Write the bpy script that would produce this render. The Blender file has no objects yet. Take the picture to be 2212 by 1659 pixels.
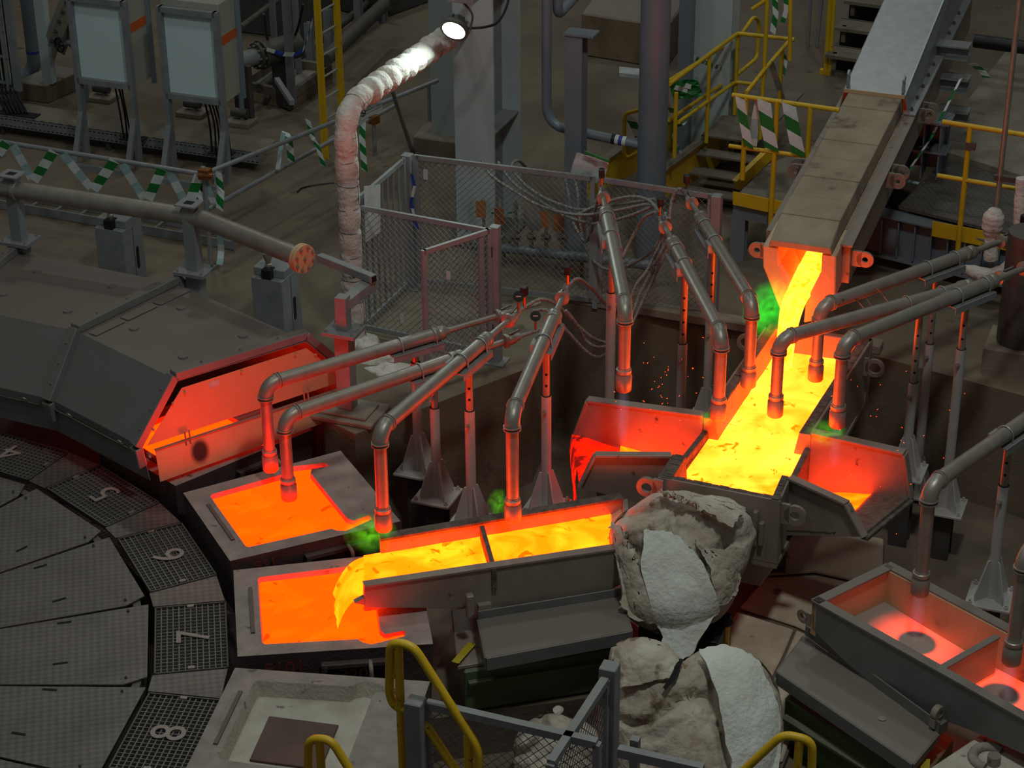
import bpy, bmesh, math, random
from mathutils import Vector, Matrix, noise
random.seed(7)
sc = bpy.context.scene
COL = sc.collection
PI = math.pi
R = math.radians
# ------------------------------------------------------------------ camera
F, PITCH, ROLL, CH = 4500.0, R(28), R(0.5), 8.6      # focal length in pixels of a 2212x1659 frame
cp, sp = math.cos(PITCH), math.sin(PITCH)
AX, AU, AF = Vector((1, 0, 0)), Vector((0, sp, cp)), Vector((0, cp, -sp))
cr, sr = math.cos(ROLL), math.sin(ROLL)
cam_r, cam_u = AX * cr - AU * sr, AX * sr + AU * cr
cam = bpy.data.cameras.new('camera')
cam.sensor_width, cam.lens = 36.0, 36.0 * F / 2212
cam.clip_end = 300
camo = bpy.data.objects.new('camera', cam)
COL.objects.link(camo)
camo.matrix_world = Matrix(((cam_r.x, cam_u.x, -AF.x, 0), (cam_r.y, cam_u.y, -AF.y, 0),
                            (cam_r.z, cam_u.z, -AF.z, CH), (0, 0, 0, 1)))
sc.camera = camo
sc.view_settings.view_transform = 'Standard'
sc.view_settings.look = 'None'
sc.view_settings.gamma = 1.0
sc.view_settings.exposure = 0.0
sc.view_settings.use_curve_mapping = False
sc.cycles.max_bounces = 5
sc.cycles.diffuse_bounces = 3
sc.cycles.glossy_bounces = 2
sc.cycles.volume_bounces = 0
sc.cycles.volume_max_steps = 64
sc.cycles.volume_step_rate = 2.0
# ------------------------------------------------------------------ light of the hall
W = bpy.data.worlds.new('hall')
sc.world = W
W.use_nodes = True
bg = W.node_tree.nodes['Background']
bg.inputs[0].default_value = (0.70, 0.74, 0.76, 1)
bg.inputs[1].default_value = 0.070


def fill_light(x, y, w, col=(0.90, 1.0, 0.97), z=13.0, size=1.2):
    l = bpy.data.lights.new('overhead_fill', 'AREA')
    l.energy, l.color, l.size, l.shape = w, col, size, 'DISK'
    o = bpy.data.objects.new('overhead_fill', l)
    o.location = (x, y, z)
    COL.objects.link(o)


for lx, ly, lw in ((-5, 17, 120), (4.5, 19, 110), (-5, 28, 150), (4, 28, 130), (2.2, 9, 450), (-5, 9, 80)):  # unseen overhead lights added to fill the hall, strongest over the front
    fill_light(lx, ly, lw)


# ------------------------------------------------------------------ measuring helpers: where a sight line meets a level or an upright plane
def ray(u, v):
    du, dv = u - 1106.0, v - 829.5
    return AX * ((du * cr - dv * sr) / F) - AU * ((du * sr + dv * cr) / F) + AF


EYE = Vector((0, 0, CH))


def P(u, v, z):
    d = ray(u, v)
    return EYE + d * ((z - CH) / d.z)


def PP(u, v, p0, ang):                       # meets the upright plane through p0 that runs in direction ang (degrees)
    d = ray(u, v)
    n = Vector((-math.sin(R(ang)), math.cos(R(ang)), 0))
    return EYE + d * ((Vector(p0) - EYE).dot(n) / d.dot(n))


def row(p):
    q = Vector(p) - EYE
    a, b, c = q.dot(cam_r), q.dot(cam_u), q.dot(AF)
    return 1106 + F * a / c, 829.5 - F * b / c


def zat(p, v):                               # height above p at which its upright line reaches image row v
    lo, hi = -3.0, 6.0
    for _ in range(40):
        m = (lo + hi) / 2
        if row((p[0], p[1], m))[1] > v:
            lo = m
        else:
            hi = m
    return lo


def lerp(a, b, t):
    return a + (b - a) * t


def V3(*a):
    return Vector(a)


def pol(a, r=1.0, z=0.0):
    return Vector((math.cos(R(a)) * r, math.sin(R(a)) * r, z))


A1, A2 = -21.0, 69.0                          # the two directions of the building grid
D1, D2, UP = pol(A1), pol(A2), Vector((0, 0, 1))


# ------------------------------------------------------------------ materials
def nd(nt, t, **k):
    n = nt.nodes.new(t)
    for a, b in k.items():
        setattr(n, a, b)
    return n


MATS = {}


def mat(name, col, rough=0.6, metal=0.0, col2=None, scale=6.0, amt=0.5, bump=0.0, bscale=40.0, dust=0.0, dustcol=(0.17, 0.135, 0.1), spots=None, detail=6.0):
    m = bpy.data.materials.new(name)
    m.use_nodes = True
    nt = m.node_tree
    b = nt.nodes['Principled BSDF']
    b.inputs['Roughness'].default_value = rough
    b.inputs['Metallic'].default_value = metal
    tc = nd(nt, 'ShaderNodeTexCoord')
    n1 = nd(nt, 'ShaderNodeTexNoise')
    n1.inputs['Scale'].default_value = scale
    n1.inputs['Detail'].default_value = detail
    n1.inputs['Roughness'].default_value = 0.62
    nt.links.new(tc.outputs['Object'], n1.inputs['Vector'])
    rp = nd(nt, 'ShaderNodeMapRange')
    rp.inputs[1].default_value = 0.5 - 0.22 / max(amt, .1) * .5
    rp.inputs[2].default_value = 0.5 + 0.22 / max(amt, .1) * .5
    nt.links.new(n1.outputs[0], rp.inputs[0])
    mx = nd(nt, 'ShaderNodeMix', data_type='RGBA')
    c2 = col2 if col2 else tuple(c * 0.62 for c in col)
    mx.inputs[6].default_value = (*col, 1)
    mx.inputs[7].default_value = (*c2, 1)
    nt.links.new(rp.outputs[0], mx.inputs[0])
    out = mx.outputs[2]
    if spots:
        n3 = nd(nt, 'ShaderNodeTexNoise')
        n3.inputs['Scale'].default_value = spots[1]
        n3.inputs['Detail'].default_value = 8
        nt.links.new(tc.outputs['Object'], n3.inputs['Vector'])
        r3 = nd(nt, 'ShaderNodeMapRange')
        r3.inputs[1].default_value, r3.inputs[2].default_value = spots[2], spots[2] + .06
        nt.links.new(n3.outputs[0], r3.inputs[0])
        m3 = nd(nt, 'ShaderNodeMix', data_type='RGBA')
        nt.links.new(r3.outputs[0], m3.inputs[0])
        nt.links.new(out, m3.inputs[6])
        m3.inputs[7].default_value = (*spots[0], 1)
        out = m3.outputs[2]
    if dust:
        g = nd(nt, 'ShaderNodeNewGeometry')
        sx = nd(nt, 'ShaderNodeSeparateXYZ')
        nt.links.new(g.outputs['Normal'], sx.inputs[0])
        r2 = nd(nt, 'ShaderNodeMapRange')
        r2.inputs[1].default_value, r2.inputs[2].default_value = 0.25, 0.95
        r2.inputs[4].default_value = dust
        nt.links.new(sx.outputs[2], r2.inputs[0])
        m2 = nd(nt, 'ShaderNodeMix', data_type='RGBA')
        nt.links.new(r2.outputs[0], m2.inputs[0])
        nt.links.new(out, m2.inputs[6])
        m2.inputs[7].default_value = (*dustcol, 1)
        out = m2.outputs[2]
    nt.links.new(out, b.inputs['Base Color'])
    if bump:
        n2 = nd(nt, 'ShaderNodeTexNoise')
        n2.inputs['Scale'].default_value = bscale
        n2.inputs['Detail'].default_value = 5
        nt.links.new(tc.outputs['Object'], n2.inputs['Vector'])
        bp = nd(nt, 'ShaderNodeBump')
        bp.inputs['Strength'].default_value = bump
        bp.inputs['Distance'].default_value = 0.02
        nt.links.new(n2.outputs[0], bp.inputs['Height'])
        nt.links.new(bp.outputs[0], b.inputs['Normal'])
    MATS[name] = m
    return m


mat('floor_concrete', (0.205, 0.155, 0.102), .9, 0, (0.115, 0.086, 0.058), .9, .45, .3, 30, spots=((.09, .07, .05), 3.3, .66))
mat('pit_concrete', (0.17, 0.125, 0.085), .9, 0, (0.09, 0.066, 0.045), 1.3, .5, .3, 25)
mat('concrete', (0.30, 0.26, 0.2), .9, 0, (0.17, 0.13, 0.09), 2.5, .5, .3, 30)
mat('orange_concrete', (0.27, 0.19, 0.12), .9, 0, (0.13, 0.085, 0.05), 3, .5, .3, 30, dust=.7, dustcol=(.26, .23, .2))
mat('steel_paint', (0.31, 0.325, 0.325), .55, .2, (0.2, 0.22, 0.235), 5, .5, .05, 60, dust=.45)
mat('stand_paint', (0.52, 0.50, 0.47), .55, .1, (0.42, 0.4, 0.37), 5, .5, .05, 60, dust=.35)
mat('blue_paint', (0.2, 0.235, 0.275), .42, .1, (0.16, 0.19, 0.22), 3, .5, .04, 50, dust=.3)
mat('pale_paint', (0.50, 0.565, 0.56), .6, .05, (0.42, 0.47, 0.465), 2.2, .5, .04, 50)
mat('dark_steel', (0.11, 0.105, 0.1), .6, .4, (0.07, 0.06, 0.055), 6, .5, .1, 60, dust=.5)
mat('launder_steel', (0.33, 0.265, 0.215), .55, .2, (0.25, 0.195, 0.155), 4, .5, .08, 50, dust=.35, spots=((.06, .045, .035), 9, .68))
mat('rim_crust', (0.16, 0.125, 0.095), .9, 0, (0.07, 0.05, 0.04), 14, .6, .8, 60)
mat('galvanised', (0.42, 0.44, 0.455), .42, .55, (0.3, 0.315, 0.325), 9, .5, .06, 60, dust=.35, dustcol=(.22, .185, .15))
mat('pipe_steel', (0.40, 0.36, 0.305), .42, .5, (0.28, 0.245, 0.2), 7, .55, .05, 60, dust=.4, dustcol=(.2, .165, .125), spots=((.08, .06, .05), 12, .7))
mat('tray_steel', (0.2, 0.21, 0.205), .5, .3, (0.15, 0.15, 0.145), 4, .5, .06, 50, dust=.75, dustcol=(.21, .165, .125))
mat('hood_steel', (0.25, 0.265, 0.27), .42, .3, (0.2, 0.205, 0.2), 2.5, .5, .04, 40, dust=.9, dustcol=(.17, .128, .098))
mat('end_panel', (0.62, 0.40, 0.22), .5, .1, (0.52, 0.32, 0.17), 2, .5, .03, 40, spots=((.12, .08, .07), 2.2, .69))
mat('yellow_paint', (0.72, 0.46, 0.012), .45, 0, (0.58, 0.35, 0.01), 4, .5, .05, 50, spots=((.12, .08, .03), 16, .68))
mat('white_panel', (0.66, 0.82, 0.84), .5, 0, (0.6, 0.74, 0.76), 2, .5)
mat('beige_paint', (0.38, 0.38, 0.31), .5, 0, (0.33, 0.33, 0.27), 2, .5, dust=.4)
mat('orange_label', (0.75, 0.13, 0.02), .5)
mat('orange_tag', (0.5, 0.16, 0.03), .6)
mat('black_rubber', (0.012, 0.012, 0.014), .5)
mat('black_void', (0.006, 0.006, 0.006), .9)
mat('insulation', (0.72, 0.70, 0.65), .95, 0, (0.5, 0.4, 0.32), 5, .5, .9, 26, spots=((.3, .22, .16), 6, .68))
mat('blanket', (0.56, 0.51, 0.42), 1.0, 0, (0.33, 0.26, 0.18), 4.5, .55, 1.0, 18, spots=((.2, .14, .09), 5, .63))
mat('blanket_clean', (0.72, 0.73, 0.66), 1.0, 0, (0.58, 0.56, 0.48), 3, .5, .6, 30, spots=((.3, .2, .1), 4, .73))
mat('blanket_floor', (0.56, 0.47, 0.36), 1.0, 0, (0.36, 0.26, 0.17), 2.2, .5, .5, 16, spots=((.16, .1, .06), 3, .64))
mat('refractory', (0.36, 0.285, 0.195), .9, 0, (0.23, 0.175, 0.115), 2.2, .55, .4, 30, spots=((.13, .095, .065), 2.3, .6))
mat('refractory_face', (0.55, 0.4, 0.26), .9, 0, (0.45, 0.32, 0.2), 6, .5, .4, 30)
mat('mould_coat', (0.34, 0.28, 0.235), .9, 0, (0.2, 0.17, 0.15), 6, .5, .4, 40, spots=((.1, .07, .06), 9, .66))
mat('mould_white', (0.50, 0.46, 0.37), .9, 0, (0.34, 0.29, 0.23), 3.5, .5, .5, 40, spots=((.10, .08, .07), 6, .63))
mat('mould_body', (0.1, 0.065, 0.06), .8, .2, (0.055, 0.035, 0.035), 5, .5, .3, 40, spots=((.3, .26, .24), 22, .74))
mat('anode_plate', (0.06, 0.028, 0.026), .45, .4, (0.13, 0.07, 0.045), 2.2, .5, .1, 20)
mat('green_paint', (0.085, 0.125, 0.05), .6, 0, (0.06, 0.09, 0.035), 3, .5, .05, 40, dust=.5)
mat('hose', (0.36, 0.34, 0.3), .6, .3, (0.16, 0.15, 0.13), 60, .8, .6, 90)
mat('wire', (0.3, 0.3, 0.29), .5, .6)
mat('tape_white', (0.82, 0.86, 0.84), .4)
mat('tape_green', (0.012, 0.22, 0.04), .4)
mat('tape_blue', (0.03, 0.07, 0.4), .4)
mat('tape_pale', (0.42, 0.60, 0.62), .4)
mat('paper', (0.6, 0.62, 0.6), .7)
mat('red_print', (0.4, 0.01, 0.02), .6)
mat('ink', (0.02, 0.02, 0.02), .7)
mat('brass', (0.5, 0.2, 0.06), .35, .8)
mat('number_paint', (0.33, 0.26, 0.22), .6, 0, (0.26, 0.2, 0.17), 10)
mat('red_chalk', (0.25, 0.03, 0.02), .8)
mat('yellow_chalk', (0.35, 0.2, 0.02), .8)
mat('tag_yellow', (0.5, 0.38, 0.01), .6)
mat('wood', (0.2, 0.14, 0.08), .8, 0, (0.12, 0.08, 0.05), 8)
mat('green_handle', (0.01, 0.22, 0.09), .5)
mat('dirty_step', (0.2, 0.165, 0.12), .8, 0, (0.13, 0.1, 0.07), 3)


def checker():                               # raised tear-drop plate
    m = mat('checker_plate', (0.20, 0.17, 0.145), .42, .4, (0.13, 0.108, 0.09), 1.6, .5)
    nt = m.node_tree
    b = nt.nodes['Principled BSDF']
    tc = nd(nt, 'ShaderNodeTexCoord')
    mp = nd(nt, 'ShaderNodeMapping')
    mp.inputs['Rotation'].default_value = (0, 0, R(35))
    mp.inputs['Scale'].default_value = (26, 26, 26)
    nt.links.new(tc.outputs['Object'], mp.inputs[0])
    vo = nd(nt, 'ShaderNodeTexChecker')
    vo.inputs['Scale'].default_value = 1.0
    nt.links.new(mp.outputs[0], vo.inputs[0])
    bp = nd(nt, 'ShaderNodeBump')
    bp.inputs['Strength'].default_value = .8
    bp.inputs['Distance'].default_value = .012
    nt.links.new(vo.outputs[1], bp.inputs['Height'])
    nt.links.new(bp.outputs[0], b.inputs['Normal'])
    lk = b.inputs['Base Color'].links[0]
    src = lk.from_socket
    mx = nd(nt, 'ShaderNodeMix', data_type='RGBA', blend_type='MULTIPLY')
    mx.inputs[7].default_value = (.74, .74, .74, 1)  # relief shading painted into the colour as darker cells
    nt.links.new(vo.outputs[1], mx.inputs[0])
    nt.links.new(src, mx.inputs[6])
    nt.links.new(mx.outputs[2], b.inputs['Base Color'])


checker()


def melt(name, c1, c2, scale, lo=.42, hi=.6, c3=None, s3=9., t3=.64, dist=1.2):
    m = bpy.data.materials.new(name)
    m.use_nodes = True
    nt = m.node_tree
    nt.nodes.clear()
    o = nd(nt, 'ShaderNodeOutputMaterial')
    e = nd(nt, 'ShaderNodeEmission')
    nt.links.new(e.outputs[0], o.inputs[0])
    tc = nd(nt, 'ShaderNodeTexCoord')
    n = nd(nt, 'ShaderNodeTexNoise')
    n.inputs['Scale'].default_value = scale
    n.inputs['Detail'].default_value = 7
    n.inputs['Distortion'].default_value = dist
    nt.links.new(tc.outputs['Object'], n.inputs['Vector'])
    mr = nd(nt, 'ShaderNodeMapRange')
    mr.inputs[1].default_value, mr.inputs[2].default_value = lo, hi
    nt.links.new(n.outputs[0], mr.inputs[0])
    mx = nd(nt, 'ShaderNodeMix', data_type='RGBA')
    mx.clamp_result = False
    mx.inputs[6].default_value = (*c1, 1)
    mx.inputs[7].default_value = (*c2, 1)
    nt.links.new(mr.outputs[0], mx.inputs[0])
    out = mx.outputs[2]
    if c3:
        n3 = nd(nt, 'ShaderNodeTexNoise')
        n3.inputs['Scale'].default_value = s3
        n3.inputs['Detail'].default_value = 9
        n3.inputs['Distortion'].default_value = .8
        nt.links.new(tc.outputs['Object'], n3.inputs['Vector'])
        r3 = nd(nt, 'ShaderNodeMapRange')
        r3.inputs[1].default_value, r3.inputs[2].default_value = t3, t3 + .05
        nt.links.new(n3.outputs[0], r3.inputs[0])
        m3 = nd(nt, 'ShaderNodeMix', data_type='RGBA')
        m3.clamp_result = False
        nt.links.new(r3.outputs[0], m3.inputs[0])
        nt.links.new(out, m3.inputs[6])
        m3.inputs[7].default_value = (*c3, 1)
        out = m3.outputs[2]
    nt.links.new(out, e.inputs[0])
    MATS[name] = m
    return m


melt('melt_launder', (11, .55, .005), (13, 1.35, .09), 1.7, .33, .6, (9, .34, .002), 8, .62, dist=.9)
melt('melt_trough', (10, .45, .003), (12, .85, .015), 2.2, .4, .62, (6, .22, .0), 6, .6)
melt('melt_mould', (11, .145, .001), (12, .21, .0012), 2.6, .5, .72, (6, .06, .0), 5.5, .635)
melt('wing_glow', (9, .28, .002), (10, .5, .006), 4, .4, .6)
melt('melt_stream', (12, .8, .008), (14, 1.5, .1), 9, .35, .6)
melt('melt_fall', (11, .55, .004), (13, 1.05, .03), 6, .4, .62)
melt('skull_red', (2.2, .02, .002), (.25, .008, .006), 3, .4, .62, dist=2.5)


# ------------------------------------------------------------------ mesh building
def frame_of(d, up=UP):
    d = Vector(d).normalized()
    if abs(d.dot(up)) > .995:
        up = Vector((0, 1, 0))
    s = d.cross(up).normalized()
    return d, s, s.cross(d)


OFF = {}


class MB:
    def __init__(self):
        self.v, self.f, self.m = [], [], []
        self.k = 0

    def add(self, vs, fs):
        o = len(self.v)
        self.v += [Vector(a) for a in vs]
        self.f += [tuple(i + o for i in q) for q in fs]
        self.m += [self.k] * len(fs)
        return self

    def hexa(self, a, b):                     # two rings of equal length
        n = len(a)
        fs = [tuple(range(n))[::-1], tuple(range(n, 2 * n))]
        fs += [(i, (i + 1) % n, n + (i + 1) % n, n + i) for i in range(n)]
        return self.add(list(a) + list(b), fs)

    def prism(self, poly, vec):
        poly = [Vector(p) for p in poly]
        vec = Vector(vec)
        nrm = Vector((0, 0, 0))
        for i in range(len(poly)):
            nrm += poly[i].cross(poly[(i + 1) % len(poly)])
        if nrm.dot(vec) < 0:
            poly = poly[::-1]
        return self.hexa(poly, [p + vec for p in poly])

    def box(self, c, s, ang=0.0):
        c = Vector(c)
        x, y = pol(ang) * (s[0] / 2), pol(ang + 90) * (s[1] / 2)
        z = UP * (s[2] / 2)
        return self.hexa([c - x - y - z, c + x - y - z, c + x + y - z, c - x + y - z],
                         [c - x - y + z, c + x - y + z, c + x + y + z, c - x + y + z])

    def beam(self, a, b, w, h=None, up=UP):
        h = h or w
        a, b = Vector(a), Vector(b)
        d, s, t = frame_of(b - a, up)
        s, t = s * (w / 2), t * (h / 2)
        return self.hexa([a - s - t, a - s + t, a + s + t, a + s - t], [b - s - t, b - s + t, b + s + t, b + s - t])

    def ibeam(self, a, b, w, h, tw=.012, tf=.016, up=UP):
        d, s, t = frame_of(Vector(b) - Vector(a), up)
        for k in (-1, 1):
            self.beam(a + t * k * (h - tf) / 2, b + t * k * (h - tf) / 2, w, tf, up)
        return self.beam(a, b, tw, h - tf, up)

    def cyl(self, a, b, r, r2=None, n=14, caps=True):
        a, b = Vector(a), Vector(b)
        r2 = r if r2 is None else r2
        d, s, t = frame_of(b - a)
        ra = [a + (s * math.cos(2 * PI * i / n) - t * math.sin(2 * PI * i / n)) * r for i in range(n)]
        rb = [b + (s * math.cos(2 * PI * i / n) - t * math.sin(2 * PI * i / n)) * r2 for i in range(n)]
        fs = [(i, (i + 1) % n, n + (i + 1) % n, n + i) for i in range(n)]
        if caps:
            fs += [tuple(range(n))[::-1], tuple(range(n, 2 * n))]
        return self.add(ra + rb, [q[::-1] for q in fs])

    def lathe(self, a, d, prof, n=16):        # prof: (distance along d, radius)
        a = Vector(a)
        d, s, t = frame_of(d)
        vs, fs = [], []
        for (x, r) in prof:
            vs += [a + d * x + (s * math.cos(2 * PI * i / n) + t * math.sin(2 * PI * i / n)) * r for i in range(n)]
        for j in range(len(prof) - 1):
            fs += [(j * n + i, j * n + (i + 1) % n, (j + 1) * n + (i + 1) % n, (j + 1) * n + i) for i in range(n)]
        fs += [tuple(range(n))[::-1], tuple(range((len(prof) - 1) * n, len(prof) * n))]
        return self.add(vs, fs)

    def tube(self, pts, r, n=10, closed=False, caps=True):
        pts = [Vector(p) for p in pts]
        rs = r if isinstance(r, (list, tuple)) else [r] * len(pts)
        m = len(pts)
        s = None
        vs, fs = [], []
        for i, p in enumerate(pts):
            a = pts[i - 1] if (i or closed) else p
            b = pts[(i + 1) % m] if (i < m - 1 or closed) else p
            d = (b - a).normalized()
            if s is None:
                s = frame_of(d)[1]
            s = (s - d * s.dot(d))
            s = s.normalized() if s.length > 1e-6 else frame_of(d)[1]
            t = s.cross(d)
            vs += [p + (s * math.cos(2 * PI * j / n) + t * math.sin(2 * PI * j / n)) * rs[i] for j in range(n)]
        for i in range(m if closed else m - 1):
            k = (i + 1) % m
            fs += [(i * n + j, i * n + (j + 1) % n, k * n + (j + 1) % n, k * n + j) for j in range(n)]
        if caps and not closed:
            fs += [tuple(range(n))[::-1], tuple(range((m - 1) * n, m * n))]
        return self.add(vs, [q[::-1] for q in fs])

    def poly(self, pts):
        return self.add(pts, [tuple(range(len(pts)))])

    def grid(self, rows):
        a, b = len(rows), len(rows[0])
        fs = [(i * b + j, i * b + j + 1, (i + 1) * b + j + 1, (i + 1) * b + j) for i in range(a - 1) for j in range(b - 1)]
        return self.add([p for q in rows for p in q], fs)

    def build(self, name, m, parent=None, smooth=None, bevel=0.0, solid=0.0, label=None, kind=None, subsurf=0):
        off = OFF.get(parent.name, Vector((0, 0, 0))) if parent else Vector((0, 0, 0))
        base = Vector((0, 0, 0))
        if parent is None and self.v:         # a thing of one mesh: its origin at its base
            lo = [min(p[i] for p in self.v) for i in range(3)]
            hi = [max(p[i] for p in self.v) for i in range(3)]
            base = Vector(((lo[0] + hi[0]) / 2, (lo[1] + hi[1]) / 2, lo[2]))
            off = base
        me = bpy.data.meshes.new(name)
        me.from_pydata([p - off for p in self.v], [], self.f)
        for q in (m if isinstance(m, (list, tuple)) else [m]):
            me.materials.append(MATS[q])
        if any(self.m):
            me.polygons.foreach_set('material_index', self.m)
        bm = bmesh.new()
        bm.from_mesh(me)
        if solid:
            bmesh.ops.remove_doubles(bm, verts=bm.verts[:], dist=1e-5)
            bm.normal_update()
            fs0, vs0 = bm.faces[:], bm.verts[:]
            bed_ = [e for e in bm.edges if e.is_boundary]
            cp = {v_: bm.verts.new(v_.co - v_.normal * solid) for v_ in vs0}
            for f_ in fs0:
                nf = bm.faces.new([cp[v_] for v_ in reversed(f_.verts)])
                nf.material_index = f_.material_index
            for e in bed_:
                a_, c_ = e.verts
                try:
                    nf = bm.faces.new((a_, c_, cp[c_], cp[a_]))
                    nf.material_index = e.link_faces[0].material_index
                except ValueError:
                    pass
        bmesh.ops.recalc_face_normals(bm, faces=bm.faces[:])
        if bevel:
            bmesh.ops.bevel(bm, geom=[e for e in bm.edges if e.is_manifold and e.calc_face_angle(0) > R(25)], offset=bevel, segments=1, affect='EDGES', clamp_overlap=True)
        bm.to_mesh(me)
        bm.free()
        if smooth is not None:
            me.shade_smooth()
            me.set_sharp_from_angle(angle=R(smooth))
        o = bpy.data.objects.new(name, me)
        COL.objects.link(o)
        if parent:
            o.parent = parent
            OFF[o.name] = off
        else:
            o.location = base
            OFF[o.name] = base
        if label:
            o['label'] = label
        if kind:
            o['kind'] = kind
        if subsurf:
            md = o.modifiers.new('subsurf', 'SUBSURF')
            md.levels = md.render_levels = subsurf
        return o


def mb():
    return MB()


def thing(name, label, cat, loc, group=None):
    o = bpy.data.objects.new(name, None)
    o.empty_display_size = .1
    COL.objects.link(o)
    o.location = loc
    OFF[o.name] = Vector(loc)
    o['label'], o['category'] = label, cat
    if group:
        o['group'] = group
    return o


def tag(o, label, cat, group=None, kind=None):
    o['label'], o['category'] = label, cat
    if group:
        o['group'] = group
    if kind:
        o['kind'] = kind
    return o


def struct(b, name, m, label, **k):
    o = b.build(name, m, **k)
    o['kind'], o['label'] = 'structure', label
    return o


def place(name, me, m, parent, mw, label=None):        # a shared piece of mesh at a world matrix
    o = bpy.data.objects.new(name, me)
    if not me.materials:
        me.materials.append(MATS[m])
    COL.objects.link(o)
    off = OFF.get(parent.name, Vector((0, 0, 0)))
    o.parent = parent
    o.matrix_local = Matrix.Translation(-off) @ mw
    OFF[o.name] = off
    return o


def shared(b, name, smooth=None):
    me = bpy.data.meshes.new(name)
    me.from_pydata(b.v, [], b.f)
    if smooth:
        me.shade_smooth()
        me.set_sharp_from_angle(angle=R(smooth))
    return me


def mtx(p, z, x=None):                        # matrix whose local z points along z
    z = Vector(z).normalized()
    x = Vector(x) if x is not None else frame_of(z)[1]
    x = (x - z * x.dot(z)).normalized()
    y = z.cross(x)
    return Matrix(((x.x, y.x, z.x, p[0]), (x.y, y.y, z.y, p[1]), (x.z, y.z, z.z, p[2]), (0, 0, 0, 1)))


BOLT = shared(MB().cyl((0, 0, 0), (0, 0, .016), .016, n=6).cyl((0, 0, .016), (0, 0, .03), .009, n=6), 'bolt')
BOLT_ME = {}


def bolt(parent, p, z=UP, m='dark_steel', s=1.0, name='bolt'):
    if m not in BOLT_ME:
        BOLT_ME[m] = BOLT.copy()
    return place(name, BOLT_ME[m], m, parent, mtx(p, z) @ Matrix.Scale(s, 4))


def text(name, s, m, parent, size, p, z, x, extrude=.001, label=None):
    c = bpy.data.curves.new(name, 'FONT')
    c.body, c.size, c.extrude = s, size, extrude
    c.align_x, c.align_y = 'CENTER', 'CENTER'
    c.materials.append(MATS[m])
    o = bpy.data.objects.new(name, c)
    COL.objects.link(o)
    off = OFF.get(parent.name, Vector((0, 0, 0)))
    o.parent = parent
    o.matrix_local = Matrix.Translation(-off) @ mtx(p, z, x)
    if label:
        o['label'] = label
    return o


def spline(pts, n=6):                         # smooth polyline through points
    pts = [Vector(p) for p in pts]
    q = [pts[0] * 2 - pts[1]] + pts + [pts[-1] * 2 - pts[-2]]
    out = []
    for i in range(1, len(q) - 2):
        for k in range(n):
            t = k / n
            a, b, c, d = q[i - 1:i + 3]
            out.append(.5 * (2 * b + (c - a) * t + (2 * a - 5 * b + 4 * c - d) * t * t + (3 * b - a - 3 * c + d) * t ** 3))
    return out + [pts[-1]]


def fillet(pts, r, n=5):                      # polyline with rounded corners
    pts = [Vector(p) for p in pts]
    out = [pts[0]]
    for i in range(1, len(pts) - 1):
        a, b, c = pts[i - 1:i + 2]
        rr = min(r, (a - b).length * .48, (c - b).length * .48)
        p, q = b + (a - b).normalized() * rr, b + (c - b).normalized() * rr
        for k in range(n + 1):
            t = k / n
            out.append(p * (1 - t) ** 2 + b * 2 * t * (1 - t) + q * t * t)
    return out + [pts[-1]]


def mesh_panel(a, b, c, d, pitch=.06, r=.0022, b0=None):   # crossed wires clipped to the quad a(bottom left) b c d
    q = b0 or MB()
    a, b, c, d = map(Vector, (a, b, c, d))
    w, h = (b - a).length, (d - a).length
    ex, ey = (b - a).normalized(), (d - a).normalized()
    k = -h
    while k < w:
        for s in (0, 1):
            x0, x1 = max(k, 0), min(k + h, w)
            if x1 - x0 > .01:
                y0, y1 = x0 - k, x1 - k
                if s:
                    y0, y1 = h - y0, h - y1
                q.cyl(a + ex * x0 + ey * y0, a + ex * x1 + ey * y1, r, n=4, caps=False)
        k += pitch
    return q


def tape(name, label, pts, wvec, m=('tape_white', 'tape_green'), stripe=.09, slant=.06, group=None, cat='tape', parent=None):
    pts = [Vector(p) for p in pts]
    b = MB()
    L = [0]
    for i in range(len(pts) - 1):
        L.append(L[-1] + (pts[i + 1] - pts[i]).length)

    def at(s):
        s = min(max(s, 0), L[-1])
        for i in range(len(pts) - 1):
            if s <= L[i + 1] + 1e-9:
                return pts[i].lerp(pts[i + 1], (s - L[i]) / max(L[i + 1] - L[i], 1e-9))
        return pts[-1]
    w = Vector(wvec) / 2
    s, k = 0.0, 0
    while s < L[-1]:
        e = min(s + stripe, L[-1])
        b.k = k % len(m)
        for j in range(2):
            s0, s1 = s + (e - s) * j / 2, s + (e - s) * (j + 1) / 2
            b.poly([at(s0 - slant / 2) - w, at(s1 - slant / 2) - w, at(s1 + slant / 2) + w, at(s0 + slant / 2) + w])
        s, k = e, k + 1
    o = b.build(name, list(m), parent, solid=.0015)
    if not parent:
        tag(o, label, cat, group)
    return o
# ================================================================== THE SETTING
PITZ, DECK, RIMZ = -1.2, -0.30, -0.10
WC = Vector((-6.05, 12.25, 0))                # hub of the casting wheel


def wp(a, r, z=0.0):
    return WC + pol(a, r, z)


edge = [wp(a, 5.85) for a in range(175, 41, -6)]
edge += [P(700, 905, 0), P(767, 938, 0), P(1149, 792, 0), P(1212, 655, 0), P(1510, 692, 0), P(1885, 767, 0), P(2212, 855, 0), P(2500, 945, 0)]
fl = mb().prism([V3(20, 9, 0), V3(20, 45, 0), V3(-22, 45, 0), V3(-22, 12.8, 0)] + edge, (0, 0, -1.35))
struct(fl, 'floor', 'floor_concrete', 'dusty brown concrete floor of the casting hall')
struct(mb().poly([V3(-22, 3, PITZ), V3(22, 3, PITZ), V3(22, 24, PITZ), V3(-22, 24, PITZ)]), 'floor_pit', 'pit_concrete', 'dark sunken concrete floor around the casting wheel')
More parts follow.
